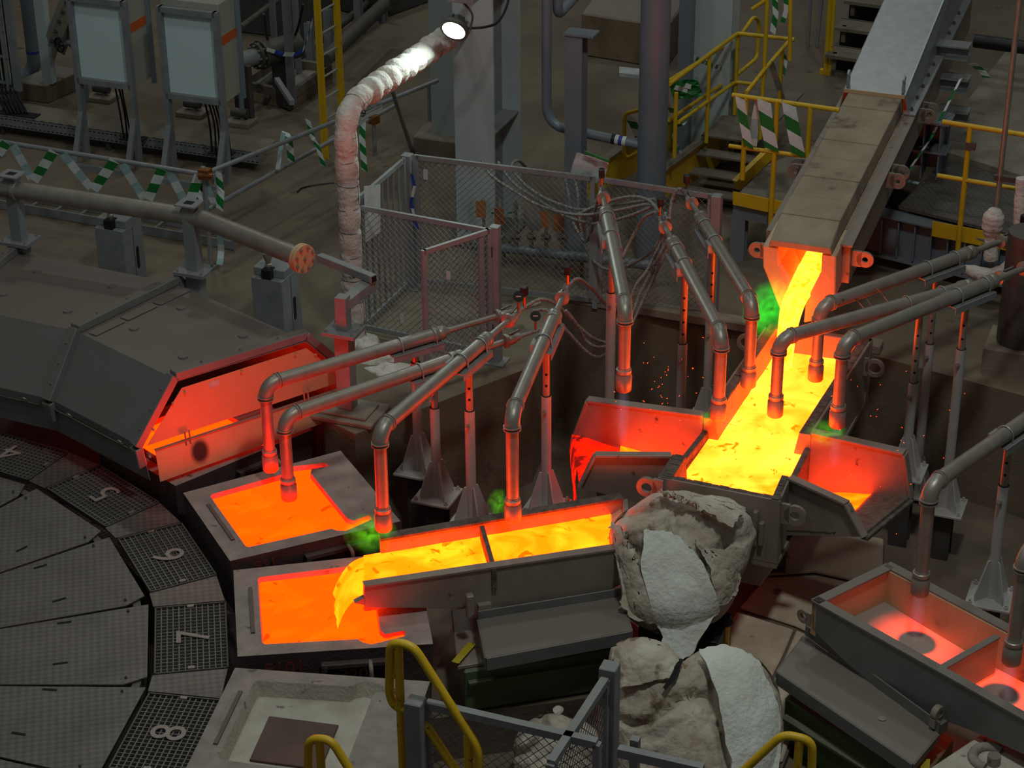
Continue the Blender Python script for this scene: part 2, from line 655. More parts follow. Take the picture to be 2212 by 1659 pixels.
# stepped plinth under the third pipe post
pb = mb()
p3 = P(752, 893, 0)
pb.box(p3 + V3(0, 0, .02), (.62, .42, .04), A1).box(p3 + V3(0, 0, .05), (.46, .3, .03), A1)
struct(pb, 'trim_1', 'concrete', 'low stepped concrete plinth under the pipe post', bevel=.008)
kb = mb()
kb.prism([P(1225, 655, 0) + V3(0, 0, 0), P(1900, 768, 0), P(1900, 768, 0) + D2 * .16, P(1225, 655, 0) + D2 * .16], (0, 0, .09))
struct(kb, 'trim_2', 'concrete', 'low concrete kerb along the pit edge', bevel=.01)
# refractory sheets covering the slab in front of the launder
SLZ = -.78
sl = mb().prism([P(1500, 1659, SLZ), P(1690, 1659, SLZ), P(1760, 1480, SLZ), P(1905, 1310, SLZ), P(1912, 1165, SLZ), P(1700, 1120, SLZ), P(1480, 1300, SLZ)], (0, 0, PITZ - SLZ))
slab = struct(sl, 'floor_slab', 'pit_concrete', 'raised slab under the insulation sheets')
sheets = [[(1700, 1128), (1908, 1168), (1905, 1290), (1862, 1262), (1760, 1240), (1660, 1246)],
          [(1654, 1254), (1762, 1248), (1862, 1270), (1903, 1300), (1800, 1395), (1716, 1356), (1598, 1318)],
          [(1592, 1326), (1714, 1364), (1690, 1420), (1640, 1520), (1500, 1500), (1540, 1400)],
          [(1720, 1366), (1796, 1402), (1740, 1500), (1690, 1650), (1560, 1650), (1648, 1524), (1696, 1424)]]
for i, q in enumerate(sheets):
    pts = [P(u, v, SLZ) for u, v in q]
    b = mb().prism([p + V3(0, 0, .002) for p in pts], (0, 0, .022 + .006 * (i % 2)))
    b.build('insulation_sheet', 'blanket_floor', slab, bevel=.01)

# ================================================================== CASTING WHEEL
wr = mb()
ring = []
N = 60
for k in range(N):
    a0, a1 = 360 / N * k, 360 / N * (k + 1)
    for (r0, r1, z0, z1) in ((3.55, 5.3, -.95, -.62),):
        wr.hexa([wp(a0, r0, z0), wp(a0, r1, z0), wp(a1, r1, z0), wp(a1, r0, z0)], [wp(a0, r0, z1), wp(a0, r1, z1), wp(a1, r1, z1), wp(a1, r0, z1)])
    wr.hexa([wp(a0, 4.0, -1.2), wp(a0, 4.1, -1.2), wp(a1, 4.1, -1.2), wp(a1, 4.0, -1.2)], [wp(a0, 4.0, -.95), wp(a0, 4.1, -.95), wp(a1, 4.1, -.95), wp(a1, 4.0, -.95)])
wheel = thing('casting_wheel', 'dark steel ring of the casting wheel carrying the moulds', 'wheel', WC + V3(0, 0, -1.2))
wr.build('wheel_ring', 'mould_body', wheel)
tp = mb()
for k in range(N):
    a0, a1 = 360 / N * k, 360 / N * (k + 1)
    tp.hexa([wp(a0, 3.30, -1.19), wp(a0, 3.36, -1.19), wp(a1, 3.36, -1.19), wp(a1, 3.30, -1.19)], [wp(a0, 3.30, DECK - .02), wp(a0, 3.36, DECK - .02), wp(a1, 3.36, DECK - .02), wp(a1, 3.30, DECK - .02)])
tp.build('deck_support', 'dark_steel', wheel)

PLN = {44: 'beside grating number five', 26: 'beside grating number six', 8: 'beside grating number seven', -10: 'beside grating number eight', 62: 'beside grating number four', -28: 'at the lower left corner'}
SLOT = {44: [(47, 1186)], 26: [(87, 1224), (128, 1296)], 8: [(139, 1345), (130, 1433)], -10: [(107, 1490), (40, 1585)], -28: [], 62: []}
for a in (62, 44, 26, 8, -10, -28):
    t = thing('deck_plate', 'wedge shaped checker plate of the wheel deck ' + PLN[a], 'deck plate', wp(a, 2.2, DECK), 'checker plates of the wheel deck')
    h = 8.92
    q = [wp(a - h, .7, DECK), wp(a - h, 3.24, DECK), wp(a - h + 1.6, 3.40, DECK), wp(a + h - .4, 3.41, DECK), wp(a + h, .7, DECK)]
    mb().prism(q, (0, 0, -.012)).build('plate', 'checker_plate', t)
    for (u, v) in SLOT[a]:
        p = P(u, v, DECK + .0005)
        x = pol(a + (4 if v < 1500 else -4)) * .055
        y = pol(a + 90) * .013
        b = mb()
        ring = [p + x * math.copysign(.8, math.cos(f)) + x * .2 * math.cos(f) + y * math.sin(f) for f in [2 * PI * k / 12 + .01 for k in range(12)]]
        b.prism(ring, (0, 0, .002)).build('lifting_slot', 'black_void', t)
    for s in (-1, 1):
        bolt(t, wp(a + s * 7.6, 3.25, DECK), s=.7)
for a, nm in ((53, 'between gratings four and five'), (35, 'between gratings five and six'), (17, 'between gratings six and seven'), (-1, 'between gratings seven and eight'), (-19, 'below grating eight')):
    r0, r1 = 3.43, 3.99
    e0, e1 = .45 / r0 * 180 / PI, .45 / r1 * 180 / PI

    def gp(c, r, s):
        return wp(c, r, 0) + pol(c + 90) * s * .445
    q = [gp(a - 9, r0 - .02, 1), gp(a - 9, r1 - .04, 1), gp(a + 9, r1 - .04, -1), gp(a + 9, r0 - .02, -1)]
    b = mb().prism([p + V3(0, 0, DECK + .004) for p in q], (0, 0, .012))
    tag(b.build('filler_plate', 'checker_plate'), 'small raised checker plate ' + nm, 'deck plate', 'filler plates between the gratings')


WORD = {'4': 'four', '5': 'five', '6': 'six', '7': 'seven', '8': 'eight'}


def grating(a, num):
    c = wp(a, 3.69, DECK)
    t = thing('floor_grating', 'open steel floor grating marked with the number ' + WORD[num], 'grating', c, 'numbered gratings around the wheel deck')
    rr, tt = pol(a), pol(a + 90)
    f = mb()
    for s in (-1, 1):
        f.beam(c + rr * s * .262 - tt * .43, c + rr * s * .262 + tt * .43, .012, .035)
        f.beam(c + tt * s * .425 - rr * .265, c + tt * s * .425 + rr * .265, .012, .035)
    f.build('frame', 'dark_steel', t)
    g = mb()
    n1, n2 = 12, 20
    for i in range(1, n1):
        o = rr * (-.262 + .524 * i / n1)
        g.beam(c + o - tt * .42, c + o + tt * .42, .008, .022)
    for i in range(1, n2):
        o = tt * (-.425 + .85 * i / n2)
        g.beam(c + o - rr * .26, c + o + rr * .26, .006, .026)
    g.build('grating_bars', 'tray_steel', t, kind='stuff')
    text('number', num, 'number_paint', t, .36, c + V3(0, 0, .02) + rr * .03, UP, tt, .003, label='metal number ' + WORD[num])
    for s in (-1, 1):
        b = mb().box(c + tt * s * .40 + V3(0, 0, .02), (.05, .03, .014), a)
        b.build('clip', 'pipe_steel', t)


for a, n in ((62, '4'), (44, '5'), (26, '6'), (8, '7'), (-10, '8')):
    grating(a, n)


# ------------------------------------------------------------------ moulds
def mould(a, name, label, fill, white, marks):
    def q(r, s, z):
        return wp(a, 0, 0) + pol(a) * r + pol(a + 90) * s + V3(0, 0, z)
    t = thing('anode_mould', label, 'mould', q(4.72, 0, -.62), 'anode moulds on the casting wheel')
    outer = [(4.03, -.57), (5.43, -.63), (5.43, .63), (4.03, .57)]
    cav = [(4.21, -.42), (4.23, -.445), (4.90, -.485), (4.93, -.53), (4.99, -.565), (5.24, -.50), (5.25, -.43), (5.10, -.455), (5.07, -.40),
           (5.07, .40), (5.10, .455), (5.25, .43), (5.24, .50), (4.99, .565), (4.93, .53), (4.90, .485), (4.23, .445), (4.21, .42)]
    bm = bmesh.new()
    es = []
    for lp in (outer, cav):
        vs = [bm.verts.new(q(r, s, RIMZ) - OFF[t.name]) for r, s in lp]
        es += [bm.edges.new((vs[i], vs[(i + 1) % len(vs)])) for i in range(len(vs))]
    bmesh.ops.triangle_fill(bm, edges=es, use_beauty=True)
    top = bm.verts[:]
    n0 = len(outer)
    dz = .115
    low = []
    cr_ = 4.66
    for r, s in cav:
        low.append(bm.verts.new(q(cr_ + (r - cr_) * .95, s * .94, RIMZ - dz) - OFF[t.name]))
    cv = top[n0:n0 + len(cav)]
    for i in range(len(cav)):
        j = (i + 1) % len(cav)
        bm.faces.new((cv[i], cv[j], low[j], low[i])).material_index = 1
    bm.faces.new(low).material_index = 1
    bmesh.ops.recalc_face_normals(bm, faces=bm.faces[:])
    for f_ in bm.faces:
        if f_.normal.z < -.3:
            f_.normal_flip()
    me = bpy.data.meshes.new('mould_rim')
    bm.to_mesh(me)
    bm.free()
    me.materials.append(MATS['mould_coat'])
    me.materials.append(MATS['mould_white' if white else 'mould_coat'])
    o = bpy.data.objects.new('mould_rim', me)
    COL.objects.link(o)
    o.parent = t
    if white:
        o['label'] = 'whitewashed mould rim and hollow'
    b = mb()
    ou = [q(r, s, RIMZ) for r, s in outer]
    od = [q(lerp(4.7, r, .97), s * .95, -.61) for r, s in outer]
    b.add(ou + od, [(i, (i + 1) % 4, 4 + (i + 1) % 4, 4 + i) for i in range(4)] + [(7, 6, 5, 4)])
    b.build('mould_body', 'mould_body', t)
    s0 = mb().beam(q(4.15, -.3, RIMZ + .006), q(4.15, .3, RIMZ + .006), .03, .012)
    s0.build('stop_bar', 'dark_steel', t)
    # pocket and hook on the side facing the viewer
    k = mb()
    for r0, r1, z0, z1 in ((4.62, 5.14, -.22, -.19), (4.62, 4.66, -.40, -.2), (5.10, 5.14, -.40, -.2)):
        k.hexa([q(r0, -.60, z0), q(r1, -.62, z0), q(r1, -.67, z0), q(r0, -.66, z0)], [q(r0, -.60, z1), q(r1, -.62, z1), q(r1, -.67, z1), q(r0, -.66, z1)])
    k.build('side_bracket', 'mould_body', t)
    k = mb().tube(fillet([q(4.97, -.66, -.18), q(4.97, -.75, -.18), q(4.97, -.75, -.4)], .05), .016, 8).cyl(q(4.97, -.75, -.43), q(4.97, -.75, -.34), .032, n=8)
    k.build('hook', 'launder_steel', t)
    for s, m_, sz, r, z in marks:
        p = q(r, lerp(-.57, -.63, (r - 4.03) / 1.4) - .018 + (-.61 - RIMZ) * 0, z)
        nrm = -pol(a + 90) * .97 + pol(a) * .0 - UP * .06
        text('chalk_mark', s, m_, t, sz, p, nrm, pol(a), .002)
    if fill:
        cz = RIMZ - .042
        f = [q(cr_ + (r - cr_) * .985, s_ * .98, cz) for r, s_ in cav]
        b = mb().poly(f)
        o = b.build('molten_copper', fill)
        tag(o, name, 'molten metal', 'molten copper lying in the moulds')
    return t, q


mould(44, 'glowing copper in the mould hidden under the hood', 'mould half hidden under the grey wheel hood', 'melt_mould', False, [])
mould(26, 'orange glowing copper in the mould below two burner nozzles', 'full anode mould under two burner nozzles beside grating six', 'melt_mould', False, [('E11', 'red_chalk', .13, 4.3, -.2)])
mould(8, 'orange copper in the mould that the trough pours into', 'full anode mould below the pouring trough lip beside grating seven', 'melt_mould', False, [('E101', 'red_chalk', .15, 4.36, -.22), ('320', 'yellow_chalk', .14, 4.85, -.31)])
t8, q8 = mould(-10, '', 'empty whitewashed mould with a dark square plate inside', None, True, [('F17', 'yellow_chalk', .15, 4.3, -.22)])
ap = mb().prism([q8(4.38, -.30, RIMZ - .112), q8(4.88, -.32, RIMZ - .112), q8(4.88, .17, RIMZ - .112), q8(4.38, .19, RIMZ - .112)], (0, 0, .016))
tag(ap.build('copper_plate', 'anode_plate', bevel=.004), 'dark brown square plate lying in the empty whitewashed mould', 'plate')

# ------------------------------------------------------------------ hood over the wheel
HA = 38.3
h0 = wp(HA, 4)


def hz(u, v):
    p = PP(u, v, h0, HA)
    return (p - WC).dot(pol(HA)), p.z


prof = [hz(325, 1037), hz(308, 966), hz(385, 822), hz(662, 737), hz(728, 792), hz(735, 892)]
prof[0] = (prof[0][0], prof[0][1])


def hp(a, i, out=0.0, dr=0.0):
    r, z = prof[i]
    return wp(a, r + dr, z + out)


def hood(a0, a1, label):
    t = thing('wheel_hood', label, 'hood', wp((a0 + a1) / 2, 4.8, -.1), 'steel hood segments over the casting wheel')
    for i, nm in ((0, 'skirt'), (1, 'slope_panel'), (2, 'roof_panel'), (3, 'rear_slope'), (4, 'rear_skirt')):
        q = [hp(a0, i), hp(a1, i), hp(a1, i + 1), hp(a0, i + 1)]
        n = (q[1] - q[0]).cross(q[2] - q[0]).normalized() * .006
        b = mb().prism(q, -n if n.dot(WC + V3(0, 0, -1) - q[0]) < 0 else n)
        b.build(nm, 'hood_steel', t, smooth=None)
    # roof caps
    for (f, g) in ((.25, .25), (.75, .3), (.25, .75), (.75, .75)):
        p = hp(a0, 2).lerp(hp(a1, 2), f).lerp(hp(a0, 3).lerp(hp(a1, 3), f), g)
        n = (hp(a1, 2) - hp(a0, 2)).cross(hp(a0, 3) - hp(a0, 2)).normalized()
        n = n if n.z > 0 else -n
        mb().cyl(p, p + n * .014, .042, n=16).build('roof_cap', 'hood_steel', t, smooth=40)
    # lip under the slope and handles on the skirt
    mb().beam(hp(a0, 1, -.075, -.01), hp(a1, 1, -.075, -.01), .02, .012).build('skirt_seam', 'dark_steel', t)
    for f in (.22, .78):
        p = hp(a0, 1).lerp(hp(a1, 1), f) + V3(0, 0, -.06)
        x = (hp(a1, 1) - hp(a0, 1)).normalized()
        o = -pol((a0 + a1) / 2)
        mb().tube(fillet([p - x * .02 + o * .01, p - x * .022 + o * .035 + UP * .035, p + x * .022 + o * .035 + UP * .035, p + x * .02 + o * .01], .02, 3), .006, 6).build('handle', 'pipe_steel', t, smooth=60)
    return t


def rib(a, parent, inner=1.0):               # angle iron running over the hood at a joint
    b = mb()
    tt = pol(a + 90) * .05
    for i in range(0, 4):
        p, q = hp(a, i, 0, 0), hp(a, i + 1, 0, 0)
        if i == 0:
            p = p.lerp(q, .45)
        d = (q - p).normalized()
        n = d.cross(pol(a + 90)).normalized()
        n = n if n.dot(UP) > 0 or (i == 0 and n.dot(pol(a)) < 0) else -n
        e = d * (.02 if i else 0)
        b.hexa([p - tt - e, p + tt - e, p + tt - e + n * .075, p - tt - e + n * .075], [q - tt + e, q + tt + e, q + tt + e + n * .075, q - tt + e + n * .075])
    o = b.build('rib', 'hood_steel', parent, bevel=.006)
    for f in (.2, .5, .8):
        for i in (1, 2):
            p = hp(a, i).lerp(hp(a, i + 1), f)
            d = (hp(a, i + 1) - hp(a, i)).normalized()
            n = d.cross(pol(a + 90)).normalized()
            n = n if n.z > 0 else -n
            bolt(parent, p + n * .075, n, s=.6, m='hood_steel')
    return o


ta = hood(HA, HA + 18, 'near hood segment with a red lit end panel')
tb = hood(HA + 18, HA + 36, 'middle hood segment beside the left edge of the picture')
rib(HA + 18, tb)
rib(HA + 36, tb)
rib(HA + .6, ta)
# cover strips beside the joint
for i, f0, f1 in ((1, .08, .5), (1, .53, .98), (2, .02, .3), (2, .33, .62), (2, .65, .97)):
    p, q = hp(HA + 16.6, i), hp(HA + 16.6, i + 1)
    x = (hp(HA + 15.3, i) - p)
    n = (q - p).cross(x).normalized()
    n = n if n.z > 0 else -n
    p, q = p.lerp(q, f0) + n * .004, p.lerp(q, f1) + n * .004
    mb().prism([p, q, q + x, p + x], n * .006).build('cover_strip', 'hood_steel', ta)
# the end panel with its slit and the hinged flap
pn = -pol(HA + 90)


def he(u, v, o=0.0):
    return PP(u, v, h0, HA) + pn * o


up_ = [he(318, 962), he(392, 838), he(662, 752), he(722, 800), he(724, 828)]
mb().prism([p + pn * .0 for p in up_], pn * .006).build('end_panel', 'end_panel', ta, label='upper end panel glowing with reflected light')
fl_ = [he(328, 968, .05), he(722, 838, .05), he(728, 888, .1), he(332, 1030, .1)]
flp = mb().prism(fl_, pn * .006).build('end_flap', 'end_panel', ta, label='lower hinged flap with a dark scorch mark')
mb().beam(fl_[0] + UP * .004, fl_[1] + UP * .004, .03, .008).build('flap_edge', 'launder_steel', flp)
for u, v in ((398, 940), (654, 851)):
    p = he(u, v, .05)
    for s in (-1, 1):
        mb().beam(p + pol(HA) * .02 * s - UP * .06 + pn * .01, p + pol(HA) * .02 * s + UP * .06, .012, .02).build('flap_hinge', 'launder_steel', flp)
for u, v in ((322, 985), (330, 927), (372, 870), (398, 846), (520, 802), (636, 765), (680, 765)):
    bolt(ta, he(u, v, .006), pn, s=.7, m='end_panel')
b = mb().prism([he(450, 826, .007), he(472, 819, .007), he(473, 830, .007), he(451, 838, .007)], pn * .001)
b.build('sticker', 'paper', ta)
# scorch: a soot patch with a soft noisy edge
sm = bpy.data.materials.new('scorch')
sm.use_nodes = True
nt = sm.node_tree
pb_ = nt.nodes['Principled BSDF']
pb_.inputs['Base Color'].default_value = (.05, .02, .018, 1)
pb_.inputs['Roughness'].default_value = .9
g1 = nd(nt, 'ShaderNodeTexCoord')
gr = nd(nt, 'ShaderNodeTexGradient', gradient_type='QUADRATIC_SPHERE')
nt.links.new(g1.outputs['Object'], gr.inputs[0])
gm = nd(nt, 'ShaderNodeMapRange')
gm.inputs[1].default_value, gm.inputs[2].default_value = .02, .35
nt.links.new(gr.outputs[0], gm.inputs[0])
nt.links.new(gm.outputs[0], pb_.inputs['Alpha'])
MATS['scorch'] = sm
me = shared(mb().poly([V3(math.cos(k * PI / 12), math.sin(k * PI / 12), 0) for k in range(24)]), 'scorch')
cpt = fl_[0].lerp(fl_[1], .22).lerp(fl_[3].lerp(fl_[2], .22), .48)
fn = (fl_[1] - fl_[0]).cross(fl_[3] - fl_[0]).normalized()
fn = fn if fn.dot(pn) > 0 else -fn
so = place('scorch_mark', me, 'scorch', flp, mtx(cpt + fn * .012, fn, pol(HA)) @ Matrix.Diagonal((.12, .15, 1, 1)))
# ================================================================== LAUNDERS
def wall(b, a0, a1, n, tt, tb, zt, zb):       # straight wall; n points inwards; thickness tt at the top, tb at the bottom
    a0, a1 = V3(a0.x, a0.y, 0), V3(a1.x, a1.y, 0)
    return b.hexa([a0 + V3(0, 0, zb), a1 + V3(0, 0, zb), a1 + n * tb + V3(0, 0, zb), a0 + n * tb + V3(0, 0, zb)],
                  [a0 + V3(0, 0, zt), a1 + V3(0, 0, zt), a1 + n * tt + V3(0, 0, zt), a0 + n * tt + V3(0, 0, zt)])


def lug(parent, c, n, r=.09, rh=.04, th=.03, tail=None, m='launder_steel', name='lug'):
    b = MB()
    n = Vector(n).normalized()
    _, s, t = frame_of(n)
    K = 20
    ro = [(s * math.cos(2 * PI * k / K) + t * math.sin(2 * PI * k / K)) for k in range(K)]
    vs = [c + d * r - n * th / 2 for d in ro] + [c + d * rh - n * th / 2 for d in ro] + [c + d * r + n * th / 2 for d in ro] + [c + d * rh + n * th / 2 for d in ro]
    fs = []
    for k in range(K):
        j = (k + 1) % K
        fs += [(k, j, K + j, K + k), (2 * K + k, 3 * K + k, 3 * K + j, 2 * K + j), (k, 2 * K + k, 2 * K + j, j), (K + k, K + j, 3 * K + j, 3 * K + k)]
    b.add(vs, fs)
    if tail is not None:
        d = Vector(tail)
        w = n.cross(d).normalized()
        u = d.normalized()
        b.hexa([c + u * rh * 1.15 - w * r - n * th / 2, c + u * rh * 1.15 + w * r - n * th / 2, c + d + w * r - n * th / 2, c + d - w * r - n * th / 2],
               [c + u * rh * 1.15 - w * r + n * th / 2, c + u * rh * 1.15 + w * r + n * th / 2, c + d + w * r + n * th / 2, c + d - w * r + n * th / 2])
    return b.build(name, m, parent)


LZ = .45
FL, FR = P(1421, 1030, LZ), P(1686, 1082, LZ)
LJ0, LJ1, BL = P(1450, 984, LZ), P(1518, 900, LZ), P(1656, 700, LZ)
RJ0, RJ1, BR = P(1708, 1031, LZ), P(1753, 939, LZ), P(1886, 731, LZ)
lau = thing('launder', 'wide steel launder full of yellow molten metal below the chute', 'launder', V3(1.9, 14.9, -.2))
LB = -.12
wall(mb(), FL, FR, D2, .05, .09, LZ, LB).build('front_wall', 'launder_steel', lau, bevel=.006)
wall(mb(), LJ1, BL, D1, .10, .2, LZ, LB).build('side_wall', 'launder_steel', lau, bevel=.006)
wall(mb(), FL, LJ0 + D2 * .03, D1, .11, .16, LZ, LB).build('side_wall', 'rim_crust', lau, bevel=.006)
wall(mb(), FR, RJ0, -D1, .07, .1, LZ, LB).build('side_wall', 'launder_steel', lau, bevel=.006)
wall(mb(), RJ1, BR, -D1, .10, .2, LZ, LB).build('side_wall', 'launder_steel', lau, bevel=.006)
wall(mb(), BL, BR, -D2, .07, .16, LZ, LB).build('back_wall', 'launder_steel', lau, bevel=.006)
wall(mb(), LJ0, LJ1, D1, .05, .1, LZ - .13, LB).build('weir', 'rim_crust', lau, bevel=.006)
wall(mb(), RJ0, RJ1, -D1, .05, .1, LZ - .13, LB).build('weir', 'rim_crust', lau, bevel=.006)
rc = mb()
for a, b_, n, w in ((FL, FR, D2, .05), (LJ1, BL, D1, .1), (FL, LJ0 + D2 * .03, D1, .11), (FR, RJ0, -D1, .07), (RJ1, BR, -D1, .1)):
    K = 14
    for i in range(K):
        p, q = a.lerp(b_, i / K), a.lerp(b_, (i + 1) / K)
        e0 = random.uniform(.0, .012)
        rc.hexa([p + n * w * .2, q + n * w * .2, q + n * w * 1.02, p + n * w * 1.02],
                [p + n * w * .3 + UP * e0, q + n * w * .3 + UP * e0, q + n * w * .98 + UP * e0, p + n * w * .98 + UP * e0])
rc.build('rim_crust', 'rim_crust', lau, kind='stuff')
fb = mb().prism([V3(FL.x, FL.y, LB), V3(FR.x, FR.y, LB), V3(BR.x, BR.y, LB), V3(BL.x, BL.y, LB)], (0, 0, -.04))
fb.build('floor_plate', 'launder_steel', lau)
kq = [FL.lerp(FR, .12) + D2 * .02, FL.lerp(FR, .98) + D2 * .02, FL.lerp(FR, .98) + D2 * .5, FL.lerp(FR, .12) + D2 * .5]
lo = [FL.lerp(FR, .35) + D2 * .1, FL.lerp(FR, .85) + D2 * .1, FL.lerp(FR, .85) + D2 * .4, FL.lerp(FR, .35) + D2 * .4]
mb().hexa([V3(p.x, p.y, -.42) for p in lo], [V3(p.x, p.y, LB - .04) for p in kq]).build('tapping_box', 'launder_steel', lau, bevel=.01)
LS = LB - .46
lsup = mb()
for f in (.25, .8):
    for g in (.9, 2.6):
        p = FL.lerp(FR, f) + D2 * g
        lsup.ibeam(V3(p.x, p.y, PITZ), V3(p.x, p.y, LB - .04), .12, .12)
lsup.build('support_leg', 'dark_steel', lau)
lug(lau, P(1398, 1052, LZ - .1), D2, .085, .042, .03, D1 * .13)
lug(lau, P(1718, 1113, LZ - .14), D2, .085, .038, .03, -D1 * .13)
lug(lau, P(1600, 738, LZ - .15) + D1 * .05, D2, .085, .05, .02, D1 * .12)
lug(lau, P(1890, 795, LZ - .15), D2, .085, .05, .02, -D1 * .12)
bk = mb()
p = FR - D2 * .01 + V3(0, 0, -.27) - D1 * .18
bk.box(p, (.035, .05, .3), A1).box(p + D1 * .05 + V3(0, 0, -.04), (.035, .05, .2), A1)
bk.build('latch_bracket', 'launder_steel', lau, bevel=.004)
# molten metal in the launder, a gently rippled surface
rows = []
q0, q1, q2, q3 = FL + D1 * .07 + D2 * .04, FR - D1 * .07 + D2 * .04, BR - D1 * .08 - D2 * .06, BL + D1 * .08 - D2 * .06
for i in range(25):
    a, b_ = q0.lerp(q3, i / 24), q1.lerp(q2, i / 24)
    rows.append([V3(*(a.lerp(b_, j / 10)).xy, .255 + .008 * noise.noise(a.lerp(b_, j / 10) * 5)) for j in range(11)])
tag(mb().grid(rows).build('molten_copper', 'melt_launder', smooth=60), 'brilliant yellow molten metal filling the wide launder', 'molten metal')


def wing(side):
    d = -D1 if side < 0 else D1
    if side < 0:
        bt, be, bl = P(1518, 902, LZ), P(1267, 869, LZ), (1238, 948)
        ft, fe, fl2, fb2 = P(1450, 985, LZ), P(1285, 984, LZ), (1251, 1052), (1388, 1090)
    else:
        bt, be, bl = P(1753, 939, LZ), P(1952, 984, LZ), (1966, 1080)
        ft, fe, fl2, fb2 = P(1706, 1033, LZ), P(1830, 1089, LZ), (1868, 1160), (1697, 1156)
    ab = math.degrees(math.atan2((be - bt).y, (be - bt).x))
    af = math.degrees(math.atan2((fe - ft).y, (fe - ft).x))
    bel = PP(*bl, be, ab)
    fel = PP(*fl2, fe, af)
    zb = (bel.z + fel.z) / 2
    n = D2
    # back wall
    nb = pol(ab + 90)
    nb = nb if nb.dot(D2) > 0 else -nb
    w = mb().prism([bt, be, bel, V3(bel.x, bel.y, bel.z - .05), V3(bt.x, bt.y, -.16)], nb * .03)
    o = w.build('wing_wall', 'launder_steel', lau, label='wing wall glowing with reflected light')
    fr = mb().beam(bt + nb * .03 + UP * .012, be + nb * .03 + UP * .012, .085, .025).beam(be + nb * .03, bel + nb * .03, .03, .085, up=nb)
    fr.build('wing_flange', 'launder_steel', o, bevel=.004)
    nf = pol(af + 90)
    nf = nf if nf.dot(D2) > 0 else -nf
    ftl = V3(ft.x, ft.y, 0) + UP * PP(*fb2, ft, af).z
    w = mb().prism([ft, fe, fel, PP(*fb2, ft, af), ftl], nf * .03)
    o = w.build('wing_wall', 'launder_steel', lau)
    fr = mb().beam(ft + UP * .008, fe + UP * .008, .07, .025).beam(fe, fel, .025, .07, up=nf)
    fr.build('wing_flange', 'launder_steel', o, bevel=.004)
    # floor
    rows = []
    for i in range(9):
        t = i / 8
        a = lerp(V3(ft.x, ft.y, 0), V3(fel.x, fel.y, 0), t)
        c = lerp(V3(bt.x, bt.y, 0), V3(bel.x, bel.y, 0), t)
        r_ = []
        for j in range(9):
            s = j / 8
            z = lerp(lerp(PP(*fb2, ft, af).z + .03, -.1, s), lerp(fel.z, bel.z, s) + .01, t) + (.08 * max(0, s - .5) ** 1.2 if side < 0 else 0)
            r_.append(V3(*a.lerp(c, s).xy, z + .012 * noise.noise(a.lerp(c, s) * 7)))
        rows.append(r_)
    tp = .62 if side < 0 else .55
    po_ = mb().grid([[p + UP * .03 for p in r_] for r_ in rows[:(6 if side < 0 else 6)]]).build('molten_copper', 'wing_glow')  # glowing layer added to light the wing walls orange
    tag(po_, 'added orange glow layer lighting the %s wing of the launder' % ('left' if side < 0 else 'right'), 'molten metal')
    if side < 0:
        o = mb().grid(rows).build('spill_skull', 'skull_red', lau, smooth=60, label='dull red skin of metal in the left wing')
        # ragged curtain hanging from the end
        rr = []
        for i in range(5):
            t = i / 4
            r_ = []
            for j in range(17):
                s = .35 + .65 * j / 16
                p = V3(fel.x, fel.y, 0).lerp(V3(bel.x, bel.y, 0), s)
                dz = (.26 + .16 * noise.noise(V3(s * 30, 1, 2)) + .14 * random.random()) * t
                r_.append(V3(p.x, p.y, rows[-1][int(s * 8)].z - dz) + d * (.02 * math.sin(t * 3) + .01))
            rr.append(r_)
        mb().grid(rr).build('dripping_skull', 'skull_red', lau, solid=.012, label='ragged red curtain of metal hanging from the wing')
    else:
        mb().grid(rows).build('wing_floor', 'rim_crust', lau, smooth=60, solid=.02)
        a, c = rows[-1][0], rows[-1][-1]
        mb().beam(a - UP * .02, c - UP * .02, .06, .035).build('wing_lip', 'rim_crust', lau, bevel=.005)


wing(-1)
wing(1)

# ------------------------------------------------------------------ pouring trough on the left
TZ = .2
tro = thing('pouring_trough', 'long grey steel trough pouring yellow metal into the mould', 'trough', V3(-.1, 13.2, -.15))
tFL, tFR, tBR, tBL = P(787, 1268, TZ), P(1352, 1184, TZ), P(1345, 1079, TZ), P(822, 1168, TZ)
ta_ = math.degrees(math.atan2((tFR - tFL).y, (tFR - tFL).x))
tn = pol(ta_ + 90)
face = [PP(u, v, tFL, ta_) for u, v in ((787, 1313), (900, 1314), (1060, 1313), (1200, 1304), (1300, 1284), (1352, 1258))]
mb().prism([tFR, tFL] + face, tn * .05).build('front_wall', 'launder_steel', tro, bevel=.005)
tbd = (tBR - tBL).normalized()
mb().prism([tBL, tBR, V3(tBR.x, tBR.y, -.1), V3(tBL.x, tBL.y, .0)], tn * .05).build('rear_wall', 'launder_steel', tro, bevel=.005)
mb().beam(tBL + UP * .01 + tn * .03, tBR + UP * .01 + tn * .03, .085, .02).build('rear_rim', 'rim_crust', tro)
mb().beam(tFL + UP * .006 + tn * .025, tFR + UP * .006 + tn * .025, .075, .016).build('front_rim', 'launder_steel', tro)
mb().hexa([tFR + V3(0, 0, -.3), tBR + V3(0, 0, -.3), tBR + V3(0, 0, -.3) + tbd * .04, tFR + V3(0, 0, -.3) + tbd * .04], [tFR, tBR, tBR + tbd * .04, tFR + tbd * .04]).build('end_wall', 'launder_steel', tro)
